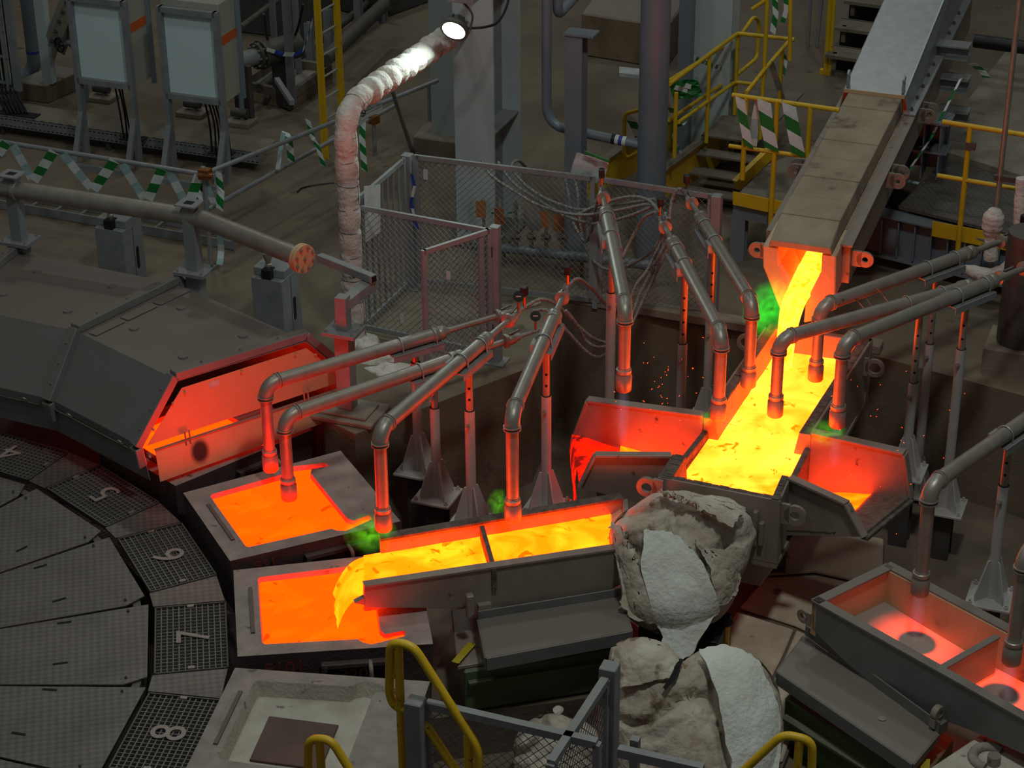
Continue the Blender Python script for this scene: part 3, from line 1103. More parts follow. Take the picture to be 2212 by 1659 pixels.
# refractory bed: slopes up at the right end, carries the metal
bed = []
for i in range(13):
    t = i / 12
    a, c = tFL.lerp(tFR, t) + tn * .04, tBL.lerp(tBR, t)
    z = .0 + (0 if t < .85 else .12 * ((t - .85) / .15))
    bed.append([V3(*a.lerp(c, j / 3).xy, z) for j in range(4)])
mb().grid(bed).build('lining', 'refractory_face', tro, solid=-.04)
dv0, dv1 = P(1068, 1229, TZ), P(1041, 1135, TZ)
mb().hexa([dv0 + V3(0, 0, -.2) - tbd * .018, dv0 + V3(0, 0, -.2) + tbd * .018, dv1 + V3(0, 0, -.2) + tbd * .018, dv1 + V3(0, 0, -.2) - tbd * .018],
          [dv0 - tbd * .018, dv0 + tbd * .018, dv1 + tbd * .018, dv1 - tbd * .018]).build('divider', 'rim_crust', tro, bevel=.004)
lpb = mb().prism([PP(u, v, tFL, ta_) for u, v in ((787, 1292), (766, 1303), (787, 1307))], tn * .05)
lpb.build('pouring_lip', 'launder_steel', tro)
lq = PP(1010, 1290, tFL, ta_) - tn * .04
mb().prism([lq + tbd * s * .028 + UP * z for s, z in ((-1, .07), (1, .07), (1, -.1), (-1, -.13))], -tn * .06).build('lifting_lug', 'launder_steel', tro, bevel=.008)
lq = PP(1045, 1303, tFL, ta_) - tn * .02
mb().box(lq - UP * .02, (.1, .05, .06), ta_).build('pad', 'launder_steel', tro)
# metal in the trough and the fall into the mould
rows = []
MZ = .085
e0, e1 = tFL + tn * .03, P(784, 1172, TZ)
for i in range(17):
    t = i / 16 * .955
    a, c = e0.lerp(tFR + tn * .03, t), e1.lerp(tBR + tn * .01, t)
    rows.append([V3(*a.lerp(c, j / 6).xy, MZ + .004 * noise.noise(a.lerp(c, j / 6) * 6)) for j in range(7)])
# the fall continues the same skin over the lip
fall = []
e0, e1 = tFL + tn * .03, P(784, 1172, TZ)
mz7 = RIMZ - .045
for i in range(9):
    t = i / 8
    r_ = []
    for j in range(13):
        s = j / 12
        p = e0.lerp(e1, .04 + .92 * s)
        reach = .25 * (1 + .10 * noise.noise(V3(s * 6, 3, 1))) * (1 - .12 * (1 - s) ** 2)
        z = MZ - (MZ - mz7 + .01) * (t ** 2.1)
        r_.append(V3(p.x, p.y, 0) - tbd * reach * t * (1.25 - .25 * t) + tn * (-.03 * t) + UP * z)
    fall.append(r_)
tag(mb().grid(rows).build('molten_copper', 'melt_trough', smooth=60), 'yellow molten metal running down the long pouring trough', 'molten metal')
tag(mb().grid(fall).build('molten_copper', 'melt_trough', smooth=60), 'curved yellow sheet of metal falling into the mould', 'molten metal')


# ------------------------------------------------------------------ green scale boxes with grey trays
def poly_at(pts, z):
    return [P(u, v, z) for u, v in pts]


slf = mb().prism([P(880, 1560, -.8), P(1330, 1500, -.8), P(1420, 1390, -.8), P(1300, 1290, -.8), P(985, 1330, -.8), P(930, 1480, -.8)], (0, 0, -.4))
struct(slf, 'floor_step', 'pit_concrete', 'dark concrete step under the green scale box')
g1 = thing('scale_box', 'dark green scale box with a tilted grey tray beside the trough', 'scale box', P(1150, 1500, -.8), 'green scale boxes')
zt = -.42
gq = [P(1002, 1452, zt), P(1330, 1402, zt), P(1345, 1300, zt), P(1010, 1330, zt)]
mb().prism([p + V3(0, 0, 0) for p in gq], (0, 0, -.36)).build('box', 'green_paint', g1, bevel=.01)
mb().prism([p + UP * .001 for p in poly_at([(988, 1448), (1325, 1396), (1345, 1290), (975, 1325)], zt)], (0, 0, .035)).build('lid', 'launder_steel', g1, bevel=.006)
gl = poly_at([(1012, 1466), (1300, 1424)], zt)
mb().beam(gq[0] - UP * .09 + V3(.03, 0, 0) - tn * .01, gq[1] - UP * .09 - tn * .01, .05, .02).build('ledge', 'green_paint', g1)


def tray(parent, pts, z, lip, n_out):
    q = poly_at(pts, z)
    b = mb().prism(q, (0, 0, -.012))
    o = b.build('tray_plate', 'tray_steel', parent)
    for i, j, h in lip:
        a, c = q[i], q[j]
        d = (c - a).normalized()
        n = Vector((-d.y, d.x, 0))
        ctr = sum(q, Vector()) / len(q)
        if n.dot(ctr - a) > 0:
            n = -n
        zz = (0.0, -h) if h > 0 else (-h, 0.0)
        mb().hexa([a + UP * zz[1], c + UP * zz[1], c + n * .012 + UP * zz[1], a + n * .012 + UP * zz[1]], [a + UP * zz[0], c + UP * zz[0], c + n * .012 + UP * zz[0], a + n * .012 + UP * zz[0]]).build('tray_edge', 'tray_steel', parent, bevel=.003)
    return o


tray(g1, [(1050, 1421), (1364, 1362), (1342, 1288), (1033, 1338)], -.2, [(0, 1, .11), (3, 0, .1), (2, 3, -.07), (1, 2, .1)], -tn)
b = mb()
for u, v in ((1048, 1380), (1330, 1320)):
    p = P(u, v, -.2)
    b.box(V3(p.x, p.y, -.31), (.05, .05, .2), ta_)
b.build('tray_leg', 'dark_steel', g1)
tg = mb()
t0, t1 = P(983, 1432, -.36), P(1020, 1390, -.36)
dd = (t1 - t0).normalized()
nn = Vector((-dd.y, dd.x, 0)) * .03
tg.prism([t0 - nn, t1 - nn, t1 + nn, t0 + nn], (0, 0, .004))
tgo = tag(tg.build('hang_tag', 'tag_yellow'), 'yellow tag wired to the tray of the left scale box', 'tag')
wv = mb().tube([t1, P(1030, 1385, -.3), P(1042, 1380, -.2)], .003, 5)
wv.build('tag_wire', 'wire', tgo)

# ------------------------------------------------------------------ heated trough on the right
rtr = thing('heated_trough', 'grey steel trough with two red lit bays under burner flames', 'trough', V3(2.9, 12.0, -.15))
RZ = .2
rA, rB = P(1754, 1299, RZ), P(1916, 1221, RZ)
rd = pol(-49.5)
rD, rC = rA + rd * 2.6, rB + rd * 2.6
ra = -49.5
rn = pol(ra + 90)
fpx = [(1754, 1360), (1772, 1378), (1841, 1444), (1904, 1490), (1968, 1523), (2023, 1551), (2117, 1586), (2212, 1630), (2300, 1680)]
fpts = [PP(u, v, rA, ra) for u, v in fpx]
rDe = rA + rd * ((fpts[-1] - rA).dot(rd))
mb().prism([rDe, rA] + fpts, rn * .055).build('front_wall', 'tray_steel', rtr, bevel=.005)
rCe = rB + rd * ((rDe - rA).length + .25)
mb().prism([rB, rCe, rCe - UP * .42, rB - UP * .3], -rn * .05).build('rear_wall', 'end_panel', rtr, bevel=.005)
mb().beam(rB + UP * .006, rCe + UP * .006, .085, .016).build('rear_rim', 'tray_steel', rtr)
mb().beam(rA + UP * .006 + rn * .03, rDe + UP * .006 + rn * .03, .075, .016).build('front_rim', 'tray_steel', rtr)
ld = (rB - rA).normalized()
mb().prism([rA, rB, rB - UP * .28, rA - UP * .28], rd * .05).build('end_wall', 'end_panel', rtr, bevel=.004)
mb().beam(rA + UP * .006 + rd * .03, rB + UP * .006 + rd * .03, .08, .016).build('end_rim', 'tray_steel', rtr)
# trough floor: flame light painted as a red emissive ring around each flame
hm = bpy.data.materials.new('flame_lit_floor')
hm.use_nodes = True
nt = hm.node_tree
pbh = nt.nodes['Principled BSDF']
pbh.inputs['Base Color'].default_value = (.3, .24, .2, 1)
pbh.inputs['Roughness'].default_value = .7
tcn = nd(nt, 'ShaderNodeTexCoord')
MATS['flame_lit_floor'] = hm
disc_c = []
acc = None
FZ = -.06


def fz(p):                                    # floor sags towards the middle of the trough
    s = (p - rA).dot(rd)
    return .2 - .27 - .05 * math.sin(min(max(s / 2.2, 0), 1) * PI)


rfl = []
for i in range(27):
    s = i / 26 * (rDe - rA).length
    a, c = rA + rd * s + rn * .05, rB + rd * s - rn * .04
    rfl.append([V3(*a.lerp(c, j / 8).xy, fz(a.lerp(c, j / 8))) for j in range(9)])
flo = mb().grid(rfl).build('floor_plate', 'flame_lit_floor', rtr, smooth=60, label='floor plate with painted red flame light around two dark discs')
off = OFF[flo.name]
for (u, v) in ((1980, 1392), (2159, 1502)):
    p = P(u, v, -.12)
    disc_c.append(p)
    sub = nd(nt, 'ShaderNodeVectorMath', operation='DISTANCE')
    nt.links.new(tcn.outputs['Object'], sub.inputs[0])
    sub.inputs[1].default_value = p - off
    m1 = nd(nt, 'ShaderNodeMapRange', interpolation_type='SMOOTHSTEP')      # dark centre
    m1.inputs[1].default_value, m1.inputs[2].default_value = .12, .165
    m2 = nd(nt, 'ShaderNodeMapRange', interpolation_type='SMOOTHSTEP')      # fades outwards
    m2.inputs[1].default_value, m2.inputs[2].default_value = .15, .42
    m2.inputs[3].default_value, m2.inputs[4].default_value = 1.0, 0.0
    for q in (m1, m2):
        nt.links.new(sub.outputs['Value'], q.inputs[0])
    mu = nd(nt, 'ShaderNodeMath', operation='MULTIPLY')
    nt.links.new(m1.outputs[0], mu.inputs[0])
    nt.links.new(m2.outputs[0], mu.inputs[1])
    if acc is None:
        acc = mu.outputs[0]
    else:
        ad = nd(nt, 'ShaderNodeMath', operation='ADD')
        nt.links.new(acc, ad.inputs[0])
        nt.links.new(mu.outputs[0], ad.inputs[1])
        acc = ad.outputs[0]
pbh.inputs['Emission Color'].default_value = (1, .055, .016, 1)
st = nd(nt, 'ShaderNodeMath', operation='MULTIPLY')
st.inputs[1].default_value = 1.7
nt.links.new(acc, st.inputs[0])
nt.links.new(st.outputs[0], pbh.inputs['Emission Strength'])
dv0 = P(2022, 1446, RZ)
dv1 = P(2150, 1373, RZ)
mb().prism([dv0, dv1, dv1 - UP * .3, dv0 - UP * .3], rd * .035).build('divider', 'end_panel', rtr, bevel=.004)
mb().beam(dv0 + UP * .005 + rd * .018, dv1 + UP * .005 + rd * .018, .05, .012).build('divider_rim', 'tray_steel', rtr)
lug(rtr, PP(1744, 1334, rA, ra) - ld * .0 - rd * .03, rn, .055, .028, .035, rd * .07)
lq = PP(2036, 1533, rA, ra) - rn * .05
lug(rtr, lq, rd, .055, .028, .045, -UP * .1)
mb().box(PP(2030, 1552, rA, ra) - rn * .03 - UP * .03, (.13, .08, .09), ra).build('pad', 'tray_steel', rtr)

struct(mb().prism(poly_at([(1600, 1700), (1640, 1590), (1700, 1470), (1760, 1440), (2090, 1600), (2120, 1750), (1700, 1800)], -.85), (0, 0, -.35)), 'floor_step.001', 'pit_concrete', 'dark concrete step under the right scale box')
g2 = thing('scale_box', 'dark green scale box with a sloping grey tray at the lower right', 'scale box', P(1850, 1640, -.85), 'green scale boxes')
zt = -.42
mb().prism(poly_at([(1692, 1500), (1760, 1430), (2040, 1570), (2010, 1760), (1690, 1580)][:4] + [(1700, 1620)], zt)[:0] or [P(1695, 1508, zt), P(1770, 1425, zt), P(1770, 1425, zt) + rd * 1.25, P(1695, 1508, zt) + rd * 1.25], (0, 0, -.42)).build('box', 'green_paint', g2, bevel=.01)
gq = [P(1700, 1520, zt), P(1700, 1520, zt) + rd * 1.2]
mb().beam(gq[0] - UP * .1 - rn * .03, gq[1] - UP * .1 - rn * .03, .06, .02).build('ledge', 'green_paint', g2)
tray(g2, [(1679, 1450), (1972, 1650), (2027, 1584), (1738, 1372)], -.2, [(0, 1, .11), (3, 0, .06), (2, 3, -.09), (1, 2, .06)], -rn)
tgb = mb().prism([P(1988, 1660, -.3), P(2008, 1660, -.3), P(2009, 1640, -.3), P(1989, 1640, -.3)], (0, 0, .003))
tgo = tag(tgb.build('hang_tag', 'tag_yellow'), 'small yellow tag hanging from the right tray', 'tag')
mb().tube([P(1999, 1642, -.29), P(2000, 1630, -.25), P(2003, 1612, -.2)], .003, 5).build('tag_wire', 'wire', tgo)
pl = mb()
p = P(1905, 1552, -.196)
pl.cyl(p, p + UP * .002, .028, n=16)
pl.build('plug', 'launder_steel', g2)

# ------------------------------------------------------------------ chute with its lid
ch = thing('chute', 'sloping refractory chute with a slab lid feeding the launder', 'chute', V3(2.7, 17.5, 0))
SL = .085                                     # rise per metre
c0 = P(1660, 531, 1.30)                       # front left lower edge of the lid
cw = (P(1791, 560, 1.30) - c0)
cdir = Vector((D2.x, D2.y, SL)).normalized()
wv_ = D1 * cw.dot(D1)
cwid = wv_.length
cn = D1.cross(cdir).normalized()             # up across the chute


def cq(s, w, h):                              # along, across (0..1), up
    return c0 + cdir * s + wv_ * w + cn * h


cLEN = 2.95
# lid slabs
cuts = [0, .35, .72, 1.1, 1.5, 1.86, 2.22, 2.6, 2.95]
for i in range(len(cuts) - 1):
    s0, s1 = cuts[i] + .003, cuts[i + 1] - .003
    b = mb()
    hh = .14 + (.004 if i % 2 else 0)
    h0_ = .06 if i == 0 else hh
    b.hexa([cq(s0, 0, 0), cq(s0, 1, 0), cq(s1, 1, 0), cq(s1, 0, 0)], [cq(s0, .03, h0_), cq(s0, .97, h0_), cq(s1, .97, hh), cq(s1, .03, hh)])
    b.build('lid_slab', 'refractory', ch, bevel=.006)
# side blocks and the spout face
b = mb()
SF = 3.3
tip = -.68


def spo(prof, s0, s1, nm, m='refractory_face'):
    return mb().hexa([cq(s0, w, h) for w, h in prof], [cq(s1, w, h) for w, h in prof]).build(nm, m, ch, bevel=.01)


spo([(-.10, -.015), (-.09, -.22), (.22, -.64), (.33, -.66), (.36, -.46), (.16, -.2), (.14, -.015)], .02, .5, 'spout_block')
spo([(.84, -.015), (.84, -.2), (.62, -.5), (.6, -.72), (.86, -.66), (1.08, -.42), (1.06, -.015)], .02, .5, 'spout_block')
spo([(-.10, -.015), (-.09, -.22), (.1, -.5), (.3, -.55), (.36, -.46), (.16, -.2), (.14, -.015)], .5, cLEN + 2, 'side_lining', 'refractory')
spo([(.84, -.015), (.84, -.2), (.62, -.5), (.66, -.6), (.9, -.5), (1.08, -.3), (1.06, -.015)], .5, cLEN + 2, 'side_lining', 'refractory')
spo([(.3, -.55), (.36, -.46), (.62, -.46), (.66, -.58)], .1, cLEN + 2, 'bed_lining', 'refractory_face')
# steel channel along the right side and shell
b = mb()
b.hexa([cq(.25, 1.07, -.02), cq(.25, 1.2, -.02), cq(.25, 1.2, -.4), cq(.25, 1.07, -.4)], [cq(6, 1.07, -.02), cq(6, 1.2, -.02), cq(6, 1.2, -.4), cq(6, 1.07, -.4)])
b.build('side_channel', 'launder_steel', ch, bevel=.006)
mb().hexa([cq(.2, 1.05, .0), cq(.2, 1.24, .0), cq(.2, 1.24, -.018), cq(.2, 1.05, -.018)], [cq(6, 1.05, .0), cq(6, 1.24, .0), cq(6, 1.24, -.018), cq(6, 1.05, -.018)]).build('channel_flange', 'launder_steel', ch)
mb().hexa([cq(.3, -.18, -.02), cq(.3, -.1, -.02), cq(.3, -.1, -.35), cq(.3, -.18, -.35)], [cq(6, -.18, -.02), cq(6, -.1, -.02), cq(6, -.1, -.35), cq(6, -.18, -.35)]).build('side_channel', 'launder_steel', ch)
for s, w, sg in ((.22, -.17, -1), (.32, 1.3, 1), (1.62, -.2, -1), (1.74, -.2, -1), (1.68, 1.28, 1), (1.86, 1.28, 1), (3.1, 1.28, 1), (3.25, 1.28, 1)):
    c = cq(s, w, -.18 if s < 1 else -.1) + D1 * sg * .06
    lug(ch, c, cdir, .075, .026, .02, -D1 * sg * .13)
# galvanised hood over the upper part
gh = thing('chute_hood', 'pale galvanised sheet hood over the upper chute', 'hood', cq(4.2, .5, .1))
H0 = cLEN - .05
G0, G1 = cq(H0, -.05, .18), cq(H0, 1.02, .18)
kk = Vector((D2.x, D2.y, .22)).normalized()
T0, T1 = G0 + kk * 4, G1 + kk * 4
mb().prism([G0, G1, T1, T0], (0, 0, -.008)).build('top_sheet', 'galvanised', gh)
sb0, sb1 = cq(H0, 1.12, -.03), cq(H0 + 4, 1.12, -.03)
mb().prism([G1, sb0, sb1, T1], D1 * -.008).build('side_sheet', 'galvanised', gh)
sc0, sc1 = cq(H0, -.12, -.03), cq(H0 + 4, -.12, -.03)
mb().prism([G0, sc0, sc1, T0], D1 * .008).build('side_sheet', 'galvanised', gh)
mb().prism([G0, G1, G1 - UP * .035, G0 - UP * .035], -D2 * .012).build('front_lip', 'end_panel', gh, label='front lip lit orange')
mb().beam(G1, T1, .014, .014).build('edge_weld', 'pale_paint', gh)
f0 = cq(H0 - .06, 1.14, .012)
mb().beam(f0, f0 + cdir * 3.4, .11, .012).build('bolt_flange', 'galvanised', gh)
for i in range(10):
    bolt(gh, f0 + cdir * (.1 + i * .27) + UP * .008, cn, s=1.1)
for w in (.0, .97):
    p = cq(H0 + .05, w, .18)
    lug(gh, p + UP * .13, D1, .04, .02, .02, -UP * .12, 'galvanised')
# stream
st_ = []
pts = [cq(.9, .6, -.43), cq(.4, .56, -.42), cq(.05, .5, -.43), cq(-.1, .46, -.5), cq(-.2, .44, -.66), cq(-.25, .43, -.86), cq(-.28, .42, -1.06)]
wd = [.17, .15, .11, .1, .085, .08, .08]
sp_ = spline(pts, 4)
rows = []
for i, p in enumerate(sp_):
    t = i / (len(sp_) - 1) * (len(wd) - 1)
    k = min(int(t), len(wd) - 2)
    w = lerp(wd[k], wd[k + 1], t - k)
    rows.append([p + D1 * w * math.cos(f) + (cn if i < 9 else -D2) * (.03 + w * .25) * math.sin(f) for f in [PI * 2 * j / 14 for j in range(15)]])
tag(mb().grid(rows).build('molten_stream', 'melt_stream', smooth=60), 'bright yellow stream falling from the chute spout into the launder', 'molten metal')
bedm = mb().poly([cq(.3, .33, -.43), cq(.3, .66, -.43), cq(4.5, .66, -.43), cq(4.5, .33, -.43)])
tag(bedm.build('molten_copper', 'melt_stream'), 'glowing metal flowing inside the covered chute', 'molten metal')
# ================================================================== BURNERS AND THEIR STANDS
def burner(where, tip, tz, ev, far, red, ub, pole=None, base_v=None, junc_v=None, bolt_v=None, holes=(), zb=None, extras='sensor', endpx=None):
    T = P(*tip, tz)
    zE = zat(T, ev)
    E = V3(T.x, T.y, zE)
    Fp = P(*far, zE)
    ang = math.degrees(math.atan2((Fp - E).y, (Fp - E).x))
    d = pol(ang)

    def al(px):
        return max((PP(*px, E, ang) - E).dot(d), .2)
    r, rd_, rz = .056, .048, .066
    t = thing('gas_burner', 'grey gas burner pipe ' + where, 'burner', T, 'angled gas burner pipes')
    sR, sF = al(red), (Fp - E).length
    # drop pipe and nozzle
    mb().lathe(T + UP * .16, UP, [(0, rd_), (zE - tz - .26, rd_)], 16).build('drop_pipe', 'pipe_steel', t, smooth=40)
    nz = mb().lathe(T, UP, [(0, rz * .9), (.012, rz), (.13, rz), (.145, rz * .82), (.155, rz * .82), (.16, rz * .94), (.185, rz * .94), (.19, rz * .8), (.2, rz * .8)], 18).build('nozzle', 'pipe_steel', t, smooth=40)
    mb().lathe(T - UP * .002, UP, [(0, rz * .62), (.004, rz * .62)], 16).build('nozzle_mouth', 'black_void', nz)
    # elbow
    B = .12
    path = []
    for k in range(9):
        f = k / 8 * PI / 2
        path.append(E + d * (B - B * math.cos(f)) - UP * (B - B * math.sin(f)))
    el = mb().tube(path, r * 1.06, 18).build('elbow', 'pipe_steel', t, smooth=50)
    for p, n in ((path[0], UP), (path[-1], d)):
        for o in (-.012, .012):
            mb().lathe(p + n * (o - .006), n, [(0, r * 1.04), (.002, r * 1.2), (.010, r * 1.2), (.012, r * 1.04)], 18).build('weld_ring', 'pipe_steel', el, smooth=50)
    # arm, reducer, thin tail
    mb().cyl(E + d * B, E + d * (sR - .05), r, n=18).build('arm', 'pipe_steel', t, smooth=40)
    rc_ = mb().lathe(E + d * (sR - .06), d, [(0, r), (.005, r * 1.16), (.05, r * 1.16), (.06, r * 1.02), (.075, r * 1.12), (.11, r * 1.12), (.15, r * .62), (.16, r * .62)], 18)
    rc_.build('reducer', 'pipe_steel', t, smooth=40)
    s1 = sR + .09
    L = max(sF - s1, .05)
    tail = mb().cyl(E + d * s1, E + d * (s1 + L * .55), .026, n=12).build('tail_pipe', 'pipe_steel', t, smooth=40)
    c = E + d * (s1 + L * .55)
    vb = mb().lathe(c - d * .035, d, [(0, .03), (.005, .06), (.03, .06), (.035, .035), (.05, .045), (.1, .045), (.11, .03), (.16, .03)], 16).build('union', 'pipe_steel', t, smooth=40)
    mb().beam(c + UP * .05 + d * .02, c + UP * .065 + d * .12, .02, .012).build('valve_lever', 'dark_steel', vb)
    mb().tube([c + d * .1, E + d * sF], .017, 8).build('nipple', 'hose', t)
    en = E + d * sF
    if extras in ('sensor', 'both'):
        g = mb().cyl(en - d * .02, en - d * .02 + UP * .11, .013, n=8).build('sensor_stem', 'brass', t, smooth=40)
        mb().box(en - d * .02 + UP * .145, (.06, .05, .08), ang).build('sensor_head', 'black_rubber', t, bevel=.006)
    if extras in ('gauge', 'both'):
        q = en - d * (.12 if extras == 'both' else .06)
        gt = mb().cyl(q, q + UP * .1, .01, n=8).build('gauge_stem', 'brass', t, smooth=40)
        toc = (EYE - q).normalized()
        gc = q + UP * .14
        gd = mb().cyl(gc - toc * .015, gc + toc * .015, .045, n=20).build('pressure_gauge', 'black_rubber', t, smooth=40)
        mb().box(gc + toc * .016, (.04, .002, .014), math.degrees(math.atan2(toc.y, toc.x)) + 90).build('gauge_window', 'paper', gd)
    # saddle and U-bolts
    u0, u1 = al(ub[0]), al(ub[1])
    u0, u1 = min(u0, u1), max(u0, u1)
    s = pol(ang + 90)
    zs = -r - .006
    a, b_ = E + d * (u0 - .1) + UP * zs, E + d * (u1 + .06) + UP * zs
    sad = mb().beam(a, b_, .17, .01)
    for k in (-1, 1):
        sad.beam(a + s * k * .082 - UP * .025, b_ + s * k * .082 - UP * .025, .006, .05)
    so = sad.build('saddle', 'steel_paint', t)
    mb().prism([a + s * .085, a + s * .025, a + s * .025 + UP * .075, a + s * .085 + UP * .075], d * .11).build('side_stop', 'steel_paint', t)
    for q in (u0, u1):
        c = E + d * q
        ub_ = [c - s * (r + .008) - UP * (r + .03)] + [c + s * (r + .008) * -math.cos(f) + UP * (r + .008) * math.sin(f) for f in [PI * k / 8 for k in range(9)]] + [c + s * (r + .008) - UP * (r + .03)]
        mb().tube(ub_, .0065, 6).build('u_bolt', 'galvanised', t, smooth=60)
    if pole is None:
        return t
    sp0 = al(pole)
    pc = E + d * sp0
    ztop = zE + zs - .006
    zbase = zb if zb is not None else zat(pc, base_v)
    zj = zat(pc, junc_v) if junc_v else ztop - .1
    zj = min(max(zj, zbase + .45), ztop - .05)
    b0 = V3(pc.x, pc.y, zbase)
    st = thing('burner_stand', 'telescopic stand of the burner ' + where, 'stand', V3(pc.x, pc.y, PITZ), 'telescopic burner stands')
    it = mb().cyl(V3(pc.x, pc.y, zj - .05), V3(pc.x, pc.y, ztop), .03, n=14).build('inner_tube', 'pipe_steel', st, smooth=40)
    mb().cyl(b0, V3(pc.x, pc.y, zj), .041, n=16).build('outer_tube', 'stand_paint', st, smooth=40)
    mb().cyl(V3(pc.x, pc.y, zj), V3(pc.x, pc.y, zj + .002), .041, n=16).build('tube_mouth', 'black_void', st)
    toc = V3(-pc.x, -pc.y, 0).normalized()
    if holes:
        for hv in holes:
            hz_ = zat(pc, hv)
            p = V3(pc.x, pc.y, hz_) + toc * .0285
            mb().cyl(p, p + toc * .003, .011, n=10).build('pin_hole', 'black_void', it)
    bz = zat(pc, bolt_v) if bolt_v else zj - .2
    side = pol(math.degrees(math.atan2(toc.y, toc.x)) - 20)
    p = V3(pc.x, pc.y, bz) + side * .04
    mb().cyl(p, p + side * .02, .02, n=6).cyl(p + side * .02, p + side * .045, .011, n=8).build('clamp_bolt', 'pipe_steel', st)
    for k in range(4):
        g = pol(A1 + 90 * k + 45)
        w = pol(A1 + 90 * k + 135) * .006
        q = [b0 + g * .035, b0 + g * .15, b0 + g * .15 + UP * .06, b0 + g * .06 + UP * .33, b0 + g * .035 + UP * .33]
        mb().prism([v - w for v in q], w * 2).build('gusset', 'stand_paint', st)
    mb().box(b0 - UP * .011, (.34, .34, .022), A1).build('base_plate', 'stand_paint', st, bevel=.003)
    for sx in (-1, 1):
        for sy in (-1, 1):
            bolt(st, b0 + D1 * sx * .135 + D2 * sy * .135, s=1.1, m='stand_paint')
    if zbase - .03 > PITZ + .1:
        mb().ibeam(V3(pc.x, pc.y, PITZ), b0 - UP * .022, .16, .16, up=D2).build('pedestal', 'dark_steel', st)
    return t


burner('over the far side of the upper full mould', (585, 1015), .0, 830, (1168, 655), (945, 731), ((863, 754), (936, 734)), (896, 745), 1010, 782, 870, extras='none')
burner('over the middle of the upper full mould', (625, 1077), .02, 900, (1169, 711), (985, 763), ((905, 802), (972, 772)), (936, 785), 1068, 880, 857, extras='gauge')
burner('above the lip of the pouring trough', (829, 1143), .34, 928, (1135, 662), (1046, 730), ((995, 777), (1036, 745)), (1012, 765), 1125, 886, 916, (836, 860), extras='both')
burner('above the middle of the pouring trough', (1108, 1123), .30, 893, (1227, 615), (1196, 697), ((1174, 752), (1194, 712)), (1180, 740), 1092, 854, 886, (806, 830))
burner('blowing into the left wing of the launder', (1347, 842), .82, 664, (1299, 405), (1310, 482), ((1312, 474), (1320, 514)), (1322, 540), None, 631, 660, (), -.55)
burner('at the front left corner of the launder', (1551, 904), .55, 723, (1424, 467), (1455, 537), ((1462, 543), (1478, 579)), (1480, 590), None, 741, 772, (641, 667, 693, 719), -.55)
burner('reaching the far left rim of the launder', (1616, 834), .46, 655, (1481, 417), (1514, 486), ((1523, 493), (1544, 527)), (1541, 530), None, 690, 720, (587, 612, 637, 663), -.55)
burner('beside the chute stream on the right', (1761, 820), .42, 662, (2212, 504), (2092, 543), ((2003, 578), (2062, 557)), (2025, 572), 1056, 741, 768, (690, 716))
burner('over the centre of the launder', (1674, 897), .46, 732, (2212, 585), (2085, 620), ((1959, 656), (2035, 632)), (1990, 648), 1015, 825, 854, (722, 749, 776, 802), extras='none')
burner('over the right rim of the launder', (1808, 920), .58, 738, (2260, 560), (2139, 605), ((2068, 635), (2127, 611)), (2090, 625), 1092, 753, 784, (700, 729))
burner('blowing into the first red lit bay', (1986, 1283), .30, 1050, (2330, 828), (2270, 868), ((2171, 943), (2235, 893)), (2182, 935), 1288, 1048, 1079, (996, 1022))
burner('blowing into the second red lit bay at the right edge', (2184, 1432), .22, 1195, (2480, 980), (2420, 1030), ((2360, 1075), (2400, 1045)), None)
# thin wires hanging between the three right burners
for k, pts in enumerate(([(1878, 615, 1.15), (1900, 628, 1.1), (1913, 645, 1.0), (1930, 668, .98)], [(1855, 632, 1.1), (1868, 640, 1.05), (1882, 660, 1.0), (1897, 672, .98)], [(1845, 646, 1.1), (1856, 654, 1.03), (1867, 667, 1.0)])):
    o = mb().tube(spline([P(*p) for p in pts], 4), .003, 5).build('tie_wire', 'wire')
    tag(o, ['longest kinked wire hanging from the upper right burner', 'middle thin wire hanging from the upper right burner', 'short glowing wire hanging from the upper right burner'][k], 'wire')
# ================================================================== LEFT BACKGROUND
# ------------------------------------------------------------------ scaffold rails
ZR = 1.0
ra0, ra1 = P(-80, 293, ZR), P(440, 377, ZR)
rl = thing('scaffold_rail', 'scaffold tube rail hung with a zigzag of green and white tape', 'railing', V3(ra1.x, ra1.y, 0))
mb().cyl(ra0, ra1 + (ra1 - ra0).normalized() * .12, .0242, n=12).build('rail', 'galvanised', rl, smooth=40)
mb().cyl(V3(ra1.x, ra1.y, 0), ra1 + UP * .08, .0242, n=12).build('post', 'galvanised', rl, smooth=40)
cb = mb().box(ra1 + V3(.02, -.03, .02), (.11, .09, .1), -21).cyl(ra1 + V3(-.05, -.06, .02), ra1 + V3(.1, -.08, .02), .02, n=8)
cb.build('coupler', 'brass', rl)
rb0, rb1 = P(470, 364, ZR), P(945, 174, ZR)
rr_ = thing('scaffold_rail', 'double scaffold tube rail running back towards the grey column', 'railing', V3(rb0.x, rb0.y, 0))
mb().cyl(rb0 - (rb1 - rb0).normalized() * .15, rb1, .0242, n=12).build('rail', 'galvanised', rr_, smooth=40)
lb0, lb1 = P(450, 452, .55), P(780, 268, .55)
dlb = (lb1 - lb0).normalized()
mb().cyl(lb0, lb0 + dlb * 3.3, .0242, n=12).build('rail', 'galvanised', rr_, smooth=40)
for u, v0, vt in ((810, 335, 240), (930, 300, 182)):
    p = P(u, v0, 0)
    mb().cyl(p, V3(p.x, p.y, zat(p, vt)), .0242, n=10).build('post', 'galvanised', rr_, smooth=40)
p = P(808, 258, .55)
mb().box(p, (.1, .08, .09), 50).build('coupler', 'brass', rr_)
mb().beam(P(846, 190, 1.3), P(890, 326, 0.02), .035, .035).build('brace', 'steel_paint', rr_)

